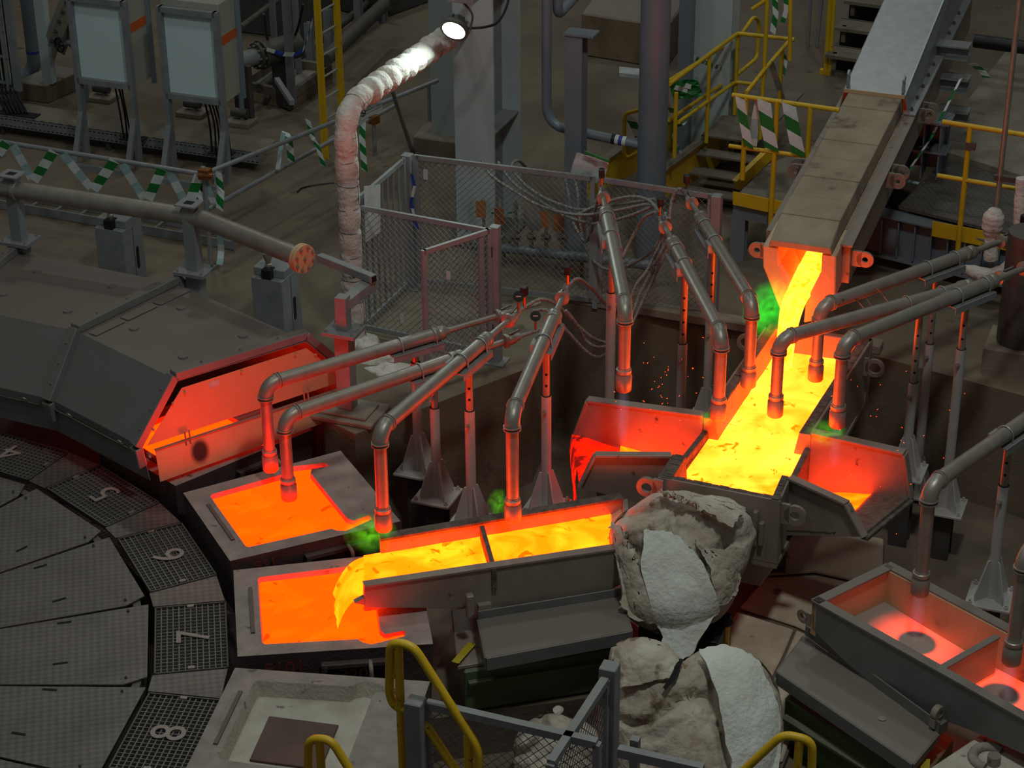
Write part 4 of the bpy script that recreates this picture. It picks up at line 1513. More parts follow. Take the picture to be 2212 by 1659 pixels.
zz = thing('barrier_tape', 'green and white barrier tape wound in a zigzag along the left rail', 'tape', V3(ra0.x + 1, ra0.y, .6))
zzp = [((-2, 332), (19, 304), 1), ((28, 314), (70, 388), 0), ((75, 390), (121, 323), 1), ((136, 333), (198, 408), 0), ((204, 410), (252, 343), 1), ((264, 354), (312, 430), 0),
       ((322, 431), (354, 361), 1), ((366, 371), (400, 437), 0), ((414, 432), (434, 374), 1)]
for a, b_, g in zzp:
    off = -D2 * (.03 if g else .0)
    pa, pb2 = PP(*a, ra1, -21.6) + off, PP(*b_, ra1, -21.6) + off
    tape('tape_strip', '', [pa, pb2], (pb2 - pa).normalized().cross(-D2).normalized() * .1, ('tape_white', 'tape_green') if g else ('tape_pale', 'tape_white'), .11, .0 if not g else .05, parent=zz)
tape('barrier_tape', 'knotted green and white tape around the rail corner post', [P(434, 372, 1.0), P(432, 410, .82), P(428, 440, .7)], D1 * .09)
tape('barrier_tape', 'green and white tape end hanging beside the rail corner coupler', [P(470, 368, 1.0), P(477, 410, .8), P(474, 456, .6)], D1 * .08)
tape('barrier_tape', 'pale tape strip slanting across the rail corner', [P(440, 385, .95), P(462, 440, .7)], D1 * .08, ('tape_pale', 'tape_white'), .2, 0)
tape('barrier_tape', 'pale tape strip hanging below the long header pipe', [P(474, 500, .45), P(478, 545, .2), P(474, 572, .1)], D1 * .07, ('tape_pale', 'tape_white'), .16, 0)
tape('barrier_tape', 'folded green and white tape looped on the back rail', [P(616, 283, 1.0), P(624, 300, .95), P(630, 352, .68)], D1 * .08)
tape('barrier_tape', 'thin pale tape strip beside the folded tape loop', [P(612, 287, 1.0), P(605, 330, .8), P(600, 366, .62)], D1 * .05, ('tape_pale', 'tape_white'), .2, 0)
tape('barrier_tape', 'twisted green and white tape end near the yellow ladder', [P(664, 256, 1.0), P(676, 300, .78), P(688, 320, .7), P(700, 362, .5)], D1 * .055)
tape('barrier_tape', 'green and white tape hanging under the telephone sign', [P(784, 258, .95), P(782, 300, .75), P(788, 372, .4)], D1 * .07)

# sign
sg = thing('telephone_sign', 'white telephone sign with a red top tied to the rail', 'sign', P(803, 245, .9))
an = 48.0
sp0 = P(800, 240, 1.02) - D2 * .1
sq = [PP(u, v, sp0, an) for u, v in ((778, 262), (828, 238), (817, 197), (772, 226))]
sn = (sq[1] - sq[0]).cross(sq[3] - sq[0]).normalized()
sn = sn if sn.dot(EYE - sq[0]) > 0 else -sn
mb().prism(sq, -sn * .006).build('board', 'paper', sg)


def sgp(x, y, o=.002):
    return sq[0].lerp(sq[1], x).lerp(sq[3].lerp(sq[2], x), y) + sn * o


sx = (sq[1] - sq[0]).normalized()
mb().prism([sgp(0, .86), sgp(1, .86), sgp(1, 1), sgp(0, 1)], sn * .001).build('red_band', 'red_print', sg)
for y in (.62, .24):
    mb().prism([sgp(.02, y), sgp(.98, y), sgp(.98, y + .012), sgp(.02, y + .012)], sn * .001).build('rule_line', 'ink', sg)


def txt2mesh():
    dg = bpy.context.evaluated_depsgraph_get()
    for o in [o for o in bpy.data.objects if o.type == 'FONT']:
        me = bpy.data.meshes.new_from_object(o.evaluated_get(dg))
        n = bpy.data.objects.new(o.name, me)
        nm = o.name
        par, ml = o.parent, o.matrix_local.copy()
        lab = o.get('label')
        bpy.data.objects.remove(o)
        n.name = nm
        COL.objects.link(n)
        n.parent = par
        n.matrix_local = ml
        if lab:
            n['label'] = lab


W_ = (sq[1] - sq[0]).length
text('phone_number', '0511-1818-3497', 'ink', sg, W_ * .13, sgp(.5, .73), sn, sx, .0005)
text('lettering', 'ONLY FOR', 'ink', sg, W_ * .09, sgp(.6, .52), sn, sx, .0005)
text('lettering', 'EMERGENCY CALLS', 'ink', sg, W_ * .075, sgp(.63, .38), sn, sx, .0005)
tb_ = mb().tube([sgp(.17, .38) + (sx * math.cos(k * PI / 8) + sn.cross(sx) * math.sin(k * PI / 8)) * W_ * .1 for k in range(16)], W_ * .013, 5, closed=True)
tb_.build('symbol_ring', 'ink', sg)
mb().tube([sgp(.13, .46), sgp(.14, .36), sgp(.23, .33)], W_ * .02, 5).build('handset_symbol', 'ink', sg)

# ------------------------------------------------------------------ cabinets on steel frames
def cabinet(foot, topv, railv, label, ncab):
    L = P(*foot, 0)
    t = thing('electrical_cabinet', label, 'cabinet', L, 'electrical cabinets on steel frames')
    zt, zr = zat(L, topv), zat(L, railv)
    w, dp = .66, .36
    for k, s in enumerate((0, w)):
        p = L + D1 * s
        mb().beam(p, p + UP * zt, .055, .075, up=D2).build('post', 'steel_paint', t)
        mb().prism([p + D1 * -.03 - D2 * .02 + UP * .62, p + D1 * .03 - D2 * .02 + UP * .62, p + D1 * .03 - D2 * .3, p + D1 * -.03 - D2 * .3], UP * -.1 if 0 else D2 * .05).build('foot_brace', 'steel_paint', t)
    for z in (zt - .03, zr):
        mb().beam(L + UP * z, L + D1 * w + UP * z, .075, .06).build('rail', 'steel_paint', t)
    mb().beam(L - D2 * .27 + UP * .03, L + D1 * w - D2 * .27 + UP * .03, .05, .06).build('foot_rail', 'steel_paint', t)
    c = L + D1 * w / 2 + D2 * (.04 + dp / 2) + UP * ((zt + zr) / 2 + .02)
    mb().box(c, (w + .02, dp, zt - zr + .1), A1).build('body', 'beige_paint', t, bevel=.006)
    mb().box(L + D1 * w / 2 + D2 * .03 + UP * (zt + zr) / 2, (w - .05, .012, zt - zr - .06), A1).build('back_panel', 'white_panel', t)
    p = L + D1 * (w + .011) + D2 * (.04 + dp / 2) + UP * lerp(zr, zt, .66)
    mb().box(p, (.004, dp - .02, .1), A1).build('warning_stripe', 'orange_label', t)
    mb().beam(L + D1 * (w + .03) + D2 * (dp + .06) + UP * zr * .9, L + D1 * (w + .03) + D2 * (dp + .06) + UP * (zt + .3), .05, .05).build('rear_post', 'blue_paint', t)
    for i in range(ncab):
        a = L + D1 * (.38 + .04 * i) + D2 * .1 + UP * zr
        b_ = L + D1 * (.42 + .045 * i) + D2 * .12 + UP * .27
        mb().tube(spline([a, a.lerp(b_, .5) + D1 * .02 + D2 * random.uniform(-.03, .03), b_], 4), .011, 6).build('cable', 'black_rubber', t, smooth=60)
    mb().box(L + D1 * .52 + D2 * .15 + UP * .262, (.28, .14, .012), A1).build('cable_entry', 'black_void', t)
    return L


L1 = cabinet((189, 345), -12, 172, 'left cabinet frame with a pale blue white panel and few cables', 3)
L2 = cabinet((377, 376), 12, 205, 'right cabinet frame with a pale blue white panel and many cables', 6)

# cable duct along the floor
du0, du1 = P(-90, 236, .25), P(560, 331, .25)
dt = thing('cable_duct', 'long slotted steel cable duct on the floor behind the rail', 'cable duct', V3(*du0.lerp(du1, .5).xy, 0))
dd_ = (du1 - du0).normalized()
dn = Vector((-dd_.y, dd_.x, 0))
mb().prism([du0, du1, du1 + dn * .42, du0 + dn * .42], (0, 0, -.01)).build('cover_plate', 'dirty_step', dt)
mb().prism([du0, du1, du1 - UP * .13, du0 - UP * .13], dn * .01).build('side_channel', 'steel_paint', dt)
s_ = mb()
n_ = int((du1 - du0).length / .055)
for i in range(n_):
    for z in (-.03, -.105):
        p = du0 + dd_ * (.055 * i + .02) + UP * z - dn * .001
        s_.prism([p, p + dd_ * .028, p + dd_ * .028 - UP * .009, p - UP * .009], -dn * .002)
s_.build('slots', 'black_void', dt, kind='stuff')
for f in (.14, .5, .86):
    p = du0.lerp(du1, f) + dn * .05
    mb().box(V3(p.x, p.y, .06), (.04, .04, .12), A1).build('leg', 'dark_steel', dt)

# ------------------------------------------------------------------ far left corner: cable ladder, pipes, plinths
cl = thing('cable_ladder', 'upright perforated cable ladder full of black cables at the left edge', 'cable ladder', P(30, 215, 0))
p0 = P(30, 240, .0)
for u in (12, 32):
    a = PP(u + 8, 196, p0, A1)
    mb().beam(a, V3(a.x, a.y, a.z + 2.2), .09 if u > 20 else .03, .05, up=D2).build('side_rail', 'steel_paint', cl)
for k in range(5):
    a = PP(-30, 190, p0, A1) + UP * (.1 + .32 * k)
    mb().beam(a, a + D1 * .36, .03, .025).build('rung', 'steel_paint', cl)
for k in range(6):
    a = PP(-22 + 9 * k, 170, p0, A1) + D2 * .04
    b_ = P(18 + 8 * k, 246, .27)
    mb().tube(spline([a + UP * 1.8, a, a.lerp(b_, .45) - D1 * .02, b_], 5), .016, 6).build('cable', 'black_rubber', cl, smooth=60)
mb().box(P(40, 246, .256), (.5, .14, .012), A1).build('cable_entry', 'black_void', cl)
pe = P(80, 180, .0)
gpipe = thing('service_pipe', 'thick blue grey pipe elbow beside the cable ladder', 'pipe', V3(pe.x, pe.y, 0))
pz = zat(pe, 168)
mb().tube(fillet([pe + UP * 3.4, V3(pe.x, pe.y, pz), V3(pe.x, pe.y, pz) - D1 * .8 - D2 * .5], .28, 8), .085, 16).build('pipe', 'blue_paint', gpipe, smooth=50)
mb().cyl(V3(pe.x, pe.y, pz + .32), V3(pe.x, pe.y, pz + .35), .088, n=16).build('tape_band', 'tape_blue', gpipe, smooth=50)
tag(mb().prism([P(38, 214, 0), P(104, 224, 0), P(178, 190, 0), P(120, 176, 0)], (0, 0, .22)).build('concrete_plinth', 'orange_concrete', bevel=.01), 'brown concrete plinth under the thick pipe elbow', 'plinth')
b0 = P(108, 178, .22)
tag(mb().beam(b0, b0 + UP * 3, .13, .1, up=D2).build('column', 'pale_paint'), 'slim pale column standing on the brown plinth', 'column')
ib = thing('inclined_beam', 'yellowish bolted steel beam leaning behind the hand wheel valve', 'beam', P(118, 130, 0))
i0, i1 = P(112, 118, .5), P(172, -40, 1.6)
mb().ibeam(i0, i1, .2, .24, up=D2).build('beam', 'beige_paint', ib)
for k in range(5):
    q = i0.lerp(i1, .25 + k * .13) - D2 * .13
    bolt(ib, q, -D2, s=1.6)
va = thing('valve', 'grey valve with a black spoked hand wheel', 'valve', P(140, 150, 0))
vc = P(128, 97, .75)
ax = pol(A1 + 60)
_, s2, t2 = frame_of(-D2 + D1 * -.4)
mb().tube([vc + (s2 * math.cos(2 * PI * k / 20) + t2 * math.sin(2 * PI * k / 20)) * .085 for k in range(20)], .011, 8, closed=True).build('hand_wheel', 'black_rubber', va, smooth=60)
for k in range(3):
    a = PI * k / 3
    mb().cyl(vc - (s2 * math.cos(a) + t2 * math.sin(a)) * .083, vc + (s2 * math.cos(a) + t2 * math.sin(a)) * .083, .008, n=6).build('spoke', 'black_rubber', va)
vd = (D2 * .9 + D1 * .45).normalized()
mb().lathe(vc, vd, [(0, .014), (.08, .014), (.09, .035), (.14, .035), (.15, .075), (.2, .085), (.27, .085), (.3, .06), (.4, .06)], 14).build('body', 'blue_paint', va, smooth=40)
mb().cyl(vc + vd * .24 - UP * .75, vc + vd * .24 + UP * .5, .07, n=14).build('pipe', 'blue_paint', va, smooth=40)

# flanged pipe and skid frame behind the right cabinet
fp = thing('flanged_pipe', 'thick grey pipe ending in a bolted flange behind the right cabinet', 'pipe', P(545, 200, 0))
fa = 42.0
fd = pol(fa)
fc = P(552, 122, .72)
mb().cyl(fc - fd * .9, fc, .1, n=18).build('pipe', 'steel_paint', fp, smooth=40)
for o, r_ in ((0, .155), (.06, .17)):
    f_ = mb().cyl(fc + fd * o, fc + fd * (o + .035), r_, n=22).build('flange', 'dark_steel', fp, smooth=40)
    _, s2, t2 = frame_of(fd)
    for k in range(8):
        a = 2 * PI * k / 8
        bolt(f_, fc + fd * (o - .002) + (s2 * math.cos(a) + t2 * math.sin(a)) * (r_ - .028), -fd, s=1.0, m='pipe_steel')
mb().cyl(fc + fd * .09, fc + fd * .6, .15, n=18).build('strainer_body', 'dark_steel', fp, smooth=40)
mb().box(V3(fc.x, fc.y, .36) - fd * .2, (.06, .3, .66), fa).build('pipe_support', 'dark_steel', fp)
mb().box(V3(fc.x, fc.y, .36) + fd * .35, (.06, .3, .66), fa).build('pipe_support', 'dark_steel', fp)
sk = thing('skid_frame', 'grey slotted steel frame on a concrete skid beside the yellow ladder', 'frame', P(590, 200, 0))
q = [P(520, 215, 0), P(633, 238, 0), P(720, 176, 0), P(600, 160, 0)]
mb().prism(q, (0, 0, .13)).build('skid', 'orange_concrete', sk, bevel=.01)
q2 = [lerp(v, sum(q, Vector()) / 4, .06) + UP * .13 for v in q]
for i in range(4):
    mb().beam(q2[i] + UP * .05, q2[(i + 1) % 4] + UP * .05, .06, .1).build('sill', 'dirty_step', sk)
for u, v, w in ((598, 172, .06), (631, 222, .085), (646, 158, .06)):
    p = P(u, v, .13)
    mb().beam(p, p + UP * 2.3, w, .06, up=D2).build('upright', 'steel_paint', sk)
mb().beam(P(598, 172, 1.35), P(631, 222, 1.35), .05, .05).build('cross_bar', 'steel_paint', sk)
mb().tube(spline([P(570, 30, 1.4), P(580, 90, .8), P(612, 110, .6), P(640, 70, .9), P(655, 10, 1.3)], 6), .016, 6).build('cable_loop', 'black_rubber', sk, smooth=60)
tape('barrier_tape', 'blue and white tape slung from the flange to the yellow ladder', [P(575, 106, .85), P(610, 117, .75), P(640, 118, .75), P(655, 108, .8), P(668, 70, 1.1), P(682, 22, 1.4)], UP * .05, ('tape_white', 'tape_blue'), .12, .03)
for k, (a, b_, r_) in enumerate((((560, 190, .2), (830, -20, .2), .05), ((575, 215, .1), (880, -10, .1), .035), ((700, 130, .55), (830, 10, .55), .09), ((520, 60, .9), (600, 0, .9), .04))):
    o = mb().cyl(P(*a), P(*b_), r_, n=12).build('floor_pipe', 'dark_steel', smooth=40)
    tag(o, ['thick floor pipe running back past the yellow ladder', 'thin floor pipe running back past the yellow ladder', 'raised thick dark pipe behind the yellow ladder', 'dark pipe above the bolted flange'][k], 'pipe')
for k, (u, v, h) in enumerate(((672, 150, .6), (712, 120, .6), (776, 70, .6), (828, 48, .7))):
    p = P(u, v, 0)
    tag(mb().ibeam(p, p + UP * h, .09, .09, up=D2).build('pipe_support', 'steel_paint'), ['short pipe support left of the yellow ladder', 'short pipe support between the ladder stiles', 'short pipe support right of the yellow ladder', 'short pipe support nearest the lamp column'][k], 'pipe support')

# ------------------------------------------------------------------ yellow ladder
yl = thing('ladder', 'yellow steel ladder with round rungs', 'ladder', P(702, 342, 0))
y0, y1 = P(702, 344, 0), P(741, 318, 0)
for p in (y0, y1):
    mb().beam(p, p + UP * 3.4, .03, .085, up=(y1 - y0)).build('stile', 'yellow_paint', yl)
    mb().beam(p + (y1 - y0).normalized() * .02, p + UP * 3.4 + (y1 - y0).normalized() * .02, .075, .012, up=(y1 - y0)).build('stile_flange', 'yellow_paint', yl)
z = .2
while z < 3.2:
    mb().cyl(y0 + UP * z, y1 + UP * z, .012, n=8).build('rung', 'beige_paint', yl, smooth=40)
    z += .245

# ------------------------------------------------------------------ header pipe, posts and boxes
post3 = V3(p3.x, p3.y, .065)
zpl = zat(post3, 712)
pp = [P(43, 517, zpl), P(421, 582, zpl), post3]
vt = (378, 441, None)
zp = None
hd = thing('header_pipe', 'thick dusty header pipe ending in a blind flange', 'pipe', V3(pp[1].x, pp[1].y, 0))
for i, p in enumerate(pp):
    b0 = V3(p.x, p.y, 0 if i < 2 else .065)
    t = thing('pipe_post', ['square pipe post with a plate at the left edge', 'square pipe post with two plates below the pipe bend', 'reddish square post beside the glowing hood end'][i], 'post', b0, 'square posts carrying the header pipe')
    mb().beam(b0, V3(p.x, p.y, zpl - .02), .13, .13, up=D2).build('lower_post', 'steel_paint', t)
    mb().box(V3(p.x, p.y, zpl - .015), (.3, .26, .014), A1).build('joint_plate', 'steel_paint', t)
    mb().box(V3(p.x, p.y, zpl + .001), (.3, .26, .014), A1).build('joint_plate', 'steel_paint', t)
    for sx_ in (-1, 1):
        for sy in (-1, 1):
            bolt(t, V3(p.x, p.y, zpl + .008) + D1 * .12 * sx_ + D2 * .1 * sy, s=.8, m='steel_paint')
    if i < 2:
        zt = zat(p, vt[i])
        mb().beam(V3(p.x, p.y, zpl), V3(p.x, p.y, zt), .11, .11, up=D2).build('upper_post', 'steel_paint', t)
        mb().box(V3(p.x, p.y, zt + .007), (.2, .18, .014), A1).build('top_plate', 'steel_paint', t)
        mb().box(V3(p.x, p.y, zt + .0145), (.085, .07, .002), A1).build('tube_opening', 'black_void', t)
        mb().beam(V3(p.x, p.y, zt - .26) + D2 * .03, V3(p.x, p.y, zt - .26) + D2 * .2, .1, .05).build('pipe_seat', 'steel_paint', t)
        zp = zt - .13
    else:
        zt = zat(p, 640)
        mb().beam(V3(p.x, p.y, zpl), V3(p.x, p.y, zt), .1, .1, up=D2).build('upper_post', 'steel_paint', t)
        e = P(806, 607, zt - .04)
        mb().beam(V3(p.x, p.y, zt - .045) - (e - p).normalized() * .05, V3(e.x, e.y, zt - .045), .1, .09).build('arm', 'steel_paint', t)
        z3 = zt
h1, h2, h3 = P(-60, 396, zp), P(428, 470, zp), P(648, 556, zp)
mb().tube(fillet([h1, h2, h3], .12, 4), .082, 20).build('pipe', 'pipe_steel', hd, smooth=40)
hdir = (h3 - h2).normalized()
f_ = mb().cyl(h3 - hdir * .005, h3 + hdir * .025, .125, n=26).cyl(h3 + hdir * .028, h3 + hdir * .055, .125, n=26).build('blind_flange', 'end_panel', hd, smooth=40, label='reddish blind flange with bolts')
_, s2, t2 = frame_of(hdir)
for k in range(8):
    a = 2 * PI * (k + .5) / 8
    bolt(f_, h3 + hdir * .055 + (s2 * math.cos(a) + t2 * math.sin(a)) * .1, hdir, s=.9, m='pipe_steel')
bolt(f_, h3 + hdir * .055, hdir, s=.9, m='pipe_steel')
for u, v in ((33, 412), (413, 466)):
    c = P(u, v, zp)
    mb().lathe(c - hdir * .02, (h2 - h1 if u < 100 else hdir), [(0, .083), (.004, .094), (.036, .094), (.04, .083)], 20).build('weld_collar', 'pipe_steel', hd, smooth=40)
cbm = thing('square_tube', 'short square steel tube reaching from the flange to the bracket', 'tube', P(745, 580, z3 - .1))
ca, cbb = P(690, 556, z3 + .03), P(808, 603, z3 + .03)
mb().beam(ca, cbb, .07, .07).build('tube', 'steel_paint', cbm, bevel=.004)
mb().beam(cbb - (cbb - ca).normalized() * .002, cbb + (cbb - ca).normalized() * .001, .055, .055).build('tube_opening', 'black_void', cbm)
m_ = ca.lerp(cbb, .62)
mb().beam(m_ - UP * .045, m_ + (cbb - ca).normalized() * .03 - UP * .045, .1, .02).build('clip', 'steel_paint', cbm)


def weight_box(base, label):
    B = P(*base, 0)
    t = thing('damper_box', label, 'box', B, 'grey boxes under the header pipe')
    w, dp, h = .31, .36, .62
    c = B - D1 * w / 2 + D2 * dp / 2
    mb().box(c + UP * h / 2, (w, dp, h), A1).build('case', 'steel_paint', t, bevel=.006)
    mb().box(c + D2 * .03 + UP * (h + .04), (w, dp - .06, .08), A1).build('cap', 'steel_paint', t, bevel=.006)
    mb().box(c - D2 * (dp / 2 - .05) + UP * (h + .045), (.09, .1, .09), A1).build('notch', 'black_void', t)
    s = B + D1 * .002 + D2 * dp * .62 + UP * h * .42
    ring = [s + D2 * .025 * math.cos(f) + UP * (.09 * (1 if math.sin(f) > 0 else -1) + .025 * math.sin(f)) for f in [2 * PI * k / 14 + .01 for k in range(14)]]
    mb().prism(ring, D1 * .002).build('slot', 'black_void', t)
    mb().prism([B + D1 * .001 + D2 * .17 + UP * .01, B + D1 * .001 + D2 * .175 + UP * .01, B + D1 * .001 + D2 * .175 + UP * (h - .02), B + D1 * .001 + D2 * .17 + UP * (h - .02)], D1 * .001).build('door_seam', 'black_void', t)
    n = c - D2 * (dp / 2 - .06) + UP * h
    mb().lathe(n, UP, [(0, .03), (.02, .035), (.05, .022), (.1, .022), (.11, .032), (.13, .032), (.14, .022), (.19, .04), (.24, .045)], 12).build('pipe_nipple', 'pipe_steel', t, smooth=40)
    return t


weight_box((617, 742), 'grey metal box standing below the flange end of the header pipe')
weight_box((278, 628), 'grey metal box standing below the middle of the header pipe')

# cable ladder lying on the floor
lt = thing('cable_tray', 'galvanised ladder tray lying on the floor behind the header pipe', 'cable tray', P(250, 480, 0))
la, lb_ = P(-60, 430, .06), P(506, 530, .06)
ldn = Vector((-(lb_ - la).y, (lb_ - la).x, 0)).normalized()
for o in (0, .28):
    mb().beam(la + ldn * o, lb_ + ldn * o, .02, .09).build('side_rail', 'steel_paint', lt)
k = .1
while k < (lb_ - la).length:
    p = la + (lb_ - la).normalized() * k
    mb().cyl(p + UP * .01, p + ldn * .28 + UP * .01, .011, n=6).build('rung', 'galvanised', lt)
    k += .3

# ------------------------------------------------------------------ insulated pipe
ip = thing('insulated_pipe', 'white insulation wrapped pipe bending up beside the wire cage', 'pipe', P(768, 745, 0))
foot = P(768, 742, 0)
ze = zat(foot, 226) - .03
pth = fillet([foot, V3(foot.x, foot.y, ze), P(962, 84, ze)], .3, 8)
L_ = [0]
fine = []
for i in range(len(pth) - 1):
    n_ = max(1, int((pth[i + 1] - pth[i]).length / .02))
    fine += [pth[i].lerp(pth[i + 1], k / n_) for k in range(n_)]
fine.append(pth[-1])
rows = []
s = 0
prev = None
tot = sum((fine[i + 1] - fine[i]).length for i in range(len(fine) - 1))
sd = None
for i, p in enumerate(fine):
    if i:
        s += (p - fine[i - 1]).length
    d = (fine[min(i + 1, len(fine) - 1)] - fine[max(i - 1, 0)]).normalized()
    if sd is None:
        sd = D1.copy()
    sd = (sd - d * sd.dot(d)).normalized()
    td = d.cross(sd)
    seg = s / (.23 if s < 2.6 else .17)
    ph = seg - math.floor(seg)
    amp = .012 if s < 2.6 else .03
    r_ = []
    for j in range(25):
        f = 2 * PI * j / 24
        dv_ = sd * math.cos(f) + td * math.sin(f)
        r0 = .092 + amp * (math.sin(PI * ph) ** .6) + .010 * noise.noise(p * 9 + dv_ * 1.5) + .012 * noise.noise(V3(math.floor(seg) * 7.3, f, 0))
        r_.append(p + dv_ * r0)
    rows.append(r_)
mb().grid(rows).build('wrapping', 'insulation', ip, smooth=70)
for k in range(1, 11):
    t_ = k * .23
    i = min(int(t_ / tot * len(fine)), len(fine) - 2)
    c = fine[i]
    if t_ > 2.55:
        break
    d = (fine[i + 1] - c).normalized()
    _, s2, t2 = frame_of(d + V3(.1 * math.sin(k * 3), 0, .0))
    mb().tube([c + (s2 * math.cos(2 * PI * q / 20) + t2 * math.sin(2 * PI * q / 20)) * .1 for q in range(20)], .0025, 4, closed=True).build('binding_wire', 'black_rubber', ip)
mb().cyl(fine[-1] - (fine[-1] - fine[-5]).normalized() * .1, fine[-1] + (fine[-1] - fine[-5]).normalized() * .5, .085, n=14).build('bare_pipe', 'galvanised', ip, smooth=40)
# foam and loose insulation at its foot
fo = thing('loose_insulation', 'crumbled white insulation lying along the foot of the cage', 'insulation', P(810, 775, 0))
for k, (u, v, sx_, sy, sz) in enumerate(((772, 748, .2, .16, .1), (812, 772, .26, .14, .07), (856, 800, .26, .12, .05), (792, 760, .14, .1, .12), (880, 812, .2, .12, .045))):
    c = P(u, v, .0)
    b = mb()
    rows = []
    for i in range(9):
        th = PI / 2 * i / 8
        r_ = []
        for j in range(19):
            f = 2 * PI * j / 18
            v_ = V3(math.cos(f) * math.cos(th) * sx_, math.sin(f) * math.cos(th) * sy, math.sin(th) * sz)
            v_ *= 1 + .35 * noise.noise(v_ * 14 + V3(k * 5, 0, 0))
            r_.append(c + v_)
        rows.append(r_)
    b.grid(rows).build('lump', 'insulation', fo, smooth=70)

# pump pads and a dark machine seen behind the cabinets
for k, (u, v, lab) in enumerate(((222, 215, 'small pump on a white pad behind the left cabinet'), (418, 248, 'small pump on a white pad behind the right cabinet'), (520, 268, 'small pump on a white pad at the duct end'))):
    p = P(u, v, 0)
    t = thing('small_pump', lab, 'pump', p)
    mb().box(p + UP * .03, (.34, .26, .06), A1).build('pad', 'concrete', t, bevel=.008)
    mb().cyl(p + UP * .14 - D1 * .1, p + UP * .14 + D1 * .1, .055, n=12).build('motor', 'dark_steel', t, smooth=40)
    mb().cyl(p + UP * .06 + D1 * .03, p + UP * .4 + D1 * .03, .03, n=10).build('riser', 'blue_paint', t, smooth=40)
t = thing('machine_block', 'dark machine with pipes behind the right cabinet', 'machine', P(590, 70, 0))
c = P(600, 60, 0)
mb().box(c + UP * .35, (1.3, .7, .7), A1).build('casing', 'dark_steel', t, bevel=.02)
for k in range(4):
    mb().cyl(c - D1 * (.5 - .3 * k) + UP * .7, c - D1 * (.5 - .3 * k) + UP * 1.3, .05, n=10).build('pipe_stub', 'dark_steel', t, smooth=40)
t = thing('machine_block', 'dark machine between the ladder and the lamp column', 'machine', P(840, 10, 0))
c = P(850, 0, 0)
mb().box(c + UP * .3, (1.6, .9, .6), 50).build('casing', 'dark_steel', t, bevel=.02)
mb().cyl(c + UP * .75 - pol(50) * .8, c + UP * .75 + pol(50) * .8, .2, n=18).build('drum', 'blue_paint', t, smooth=40)
# ================================================================== COLUMNS AND LAMP
cb0 = P(1030, 530, 0)
col = thing('steel_column', 'large grey steel column carrying the flood lamp', 'column', cb0)
HC = 5.2
fw, fdp = .41, .72
c_ = cb0
for o in (0, fdp):
    mb().box(c_ + D2 * o + UP * HC / 2, (fw, .03, HC), A1).build('flange', 'pale_paint', col)
mb().box(c_ + D2 * fdp / 2 + UP * HC / 2, (.03, fdp - .03, HC), A1).build('web', 'steel_paint', col)
for z in (1.2, 2.6):
    mb().box(c_ + D2 * fdp / 2 + UP * z, (fw - .02, fdp - .04, .015), A1).build('stiffener', 'steel_paint', col)
mb().box(c_ + D2 * fdp / 2 + UP * .015, (.6, .95, .03), A1).build('base_plate', 'dark_steel', col)
cp0 = P(948, 312, 0)
tag(mb().prism([P(893, 335, 0), P(1010, 352, 0), P(1045, 300, 0), P(930, 290, 0)], (0, 0, .22)).build('concrete_plinth', 'concrete', bevel=.012), 'pale concrete plinth under the slim grey column', 'plinth')
c2 = P(961, 290, .22)
s2c = thing('steel_column', 'slim pale column on a plinth left of the lamp column', 'column', c2)
mb().box(c2 + UP * 2.6, (.30, .03, 5.2), A1).build('flange', 'pale_paint', s2c)
mb().box(c2 + D2 * .14 + UP * 2.6, (.03, .26, 5.2), A1).build('web', 'steel_paint', s2c)
mb().box(c2 + D2 * .28 + UP * 2.6, (.30, .03, 5.2), A1).build('flange', 'pale_paint', s2c)

lc = PP(980, 67, cb0 - D2 * 1.05, A1)
lp = thing('flood_lamp', 'round flood lamp shining brightly before the grey column', 'lamp', lc - UP * .15)
ldir = ((EYE - lc).normalized() * .55 + V3(-.25, -.1, -.55)).normalized()
mb().lathe(lc - ldir * .16, ldir, [(0, .05), (.03, .07), (.09, .075), (.1, .12), (.13, .135), (.155, .135), (.158, .115)], 26).build('housing', 'dark_steel', lp, smooth=35)
for k in range(10):
    a = 2 * PI * k / 10
    _, s2, t2 = frame_of(ldir)
    e = s2 * math.cos(a) + t2 * math.sin(a)
    mb().beam(lc - ldir * .13 + e * .08, lc - ldir * .06 + e * .09, .008, .03, up=e).build('cooling_fin', 'dark_steel', lp)
lm = bpy.data.materials.new('lamp_glow')
lm.use_nodes = True
lm.node_tree.nodes.clear()
o_ = nd(lm.node_tree, 'ShaderNodeOutputMaterial')
e_ = nd(lm.node_tree, 'ShaderNodeEmission')
e_.inputs[0].default_value = (.78, 1, .96, 1)
e_.inputs[1].default_value = 120
lm.node_tree.links.new(e_.outputs[0], o_.inputs[0])
MATS['lamp_glow'] = lm
mb().lathe(lc - ldir * .004, ldir, [(0, .113), (.004, .1), (.008, .05)], 24).build('lens', 'lamp_glow', lp, smooth=60, label='glaring white lens')
mb().tube(fillet([lc + pol(A1) * .15 - ldir * .03, lc + pol(A1) * .16 + UP * .1 - ldir * .1, lc + UP * .24 - ldir * .1 + pol(A1) * .02], .05), .012, 6).build('yoke', 'dark_steel', lp)
mb().box(lc + UP * .3 + D2 * .15 + D1 * .05, (.26, .22, .1), A1).build('driver_box', 'steel_paint', lp, bevel=.006)
mb().beam(lc + UP * .37, lc + UP * .37 + D2 * 1.05, .05, .05).build('wall_bracket', 'steel_paint', lp)
mb().tube(spline([lc + D1 * .12 - ldir * .05, PP(1050, 58, cb0 - D2 * .9, A1), PP(1078, 45, cb0 - D2 * .7, A1), PP(1097, 5, cb0 - D2 * .4, A1), PP(1100, -40, cb0 - D2 * .1, A1)], 6), .012, 6).build('cable', 'black_rubber', lp, smooth=60)

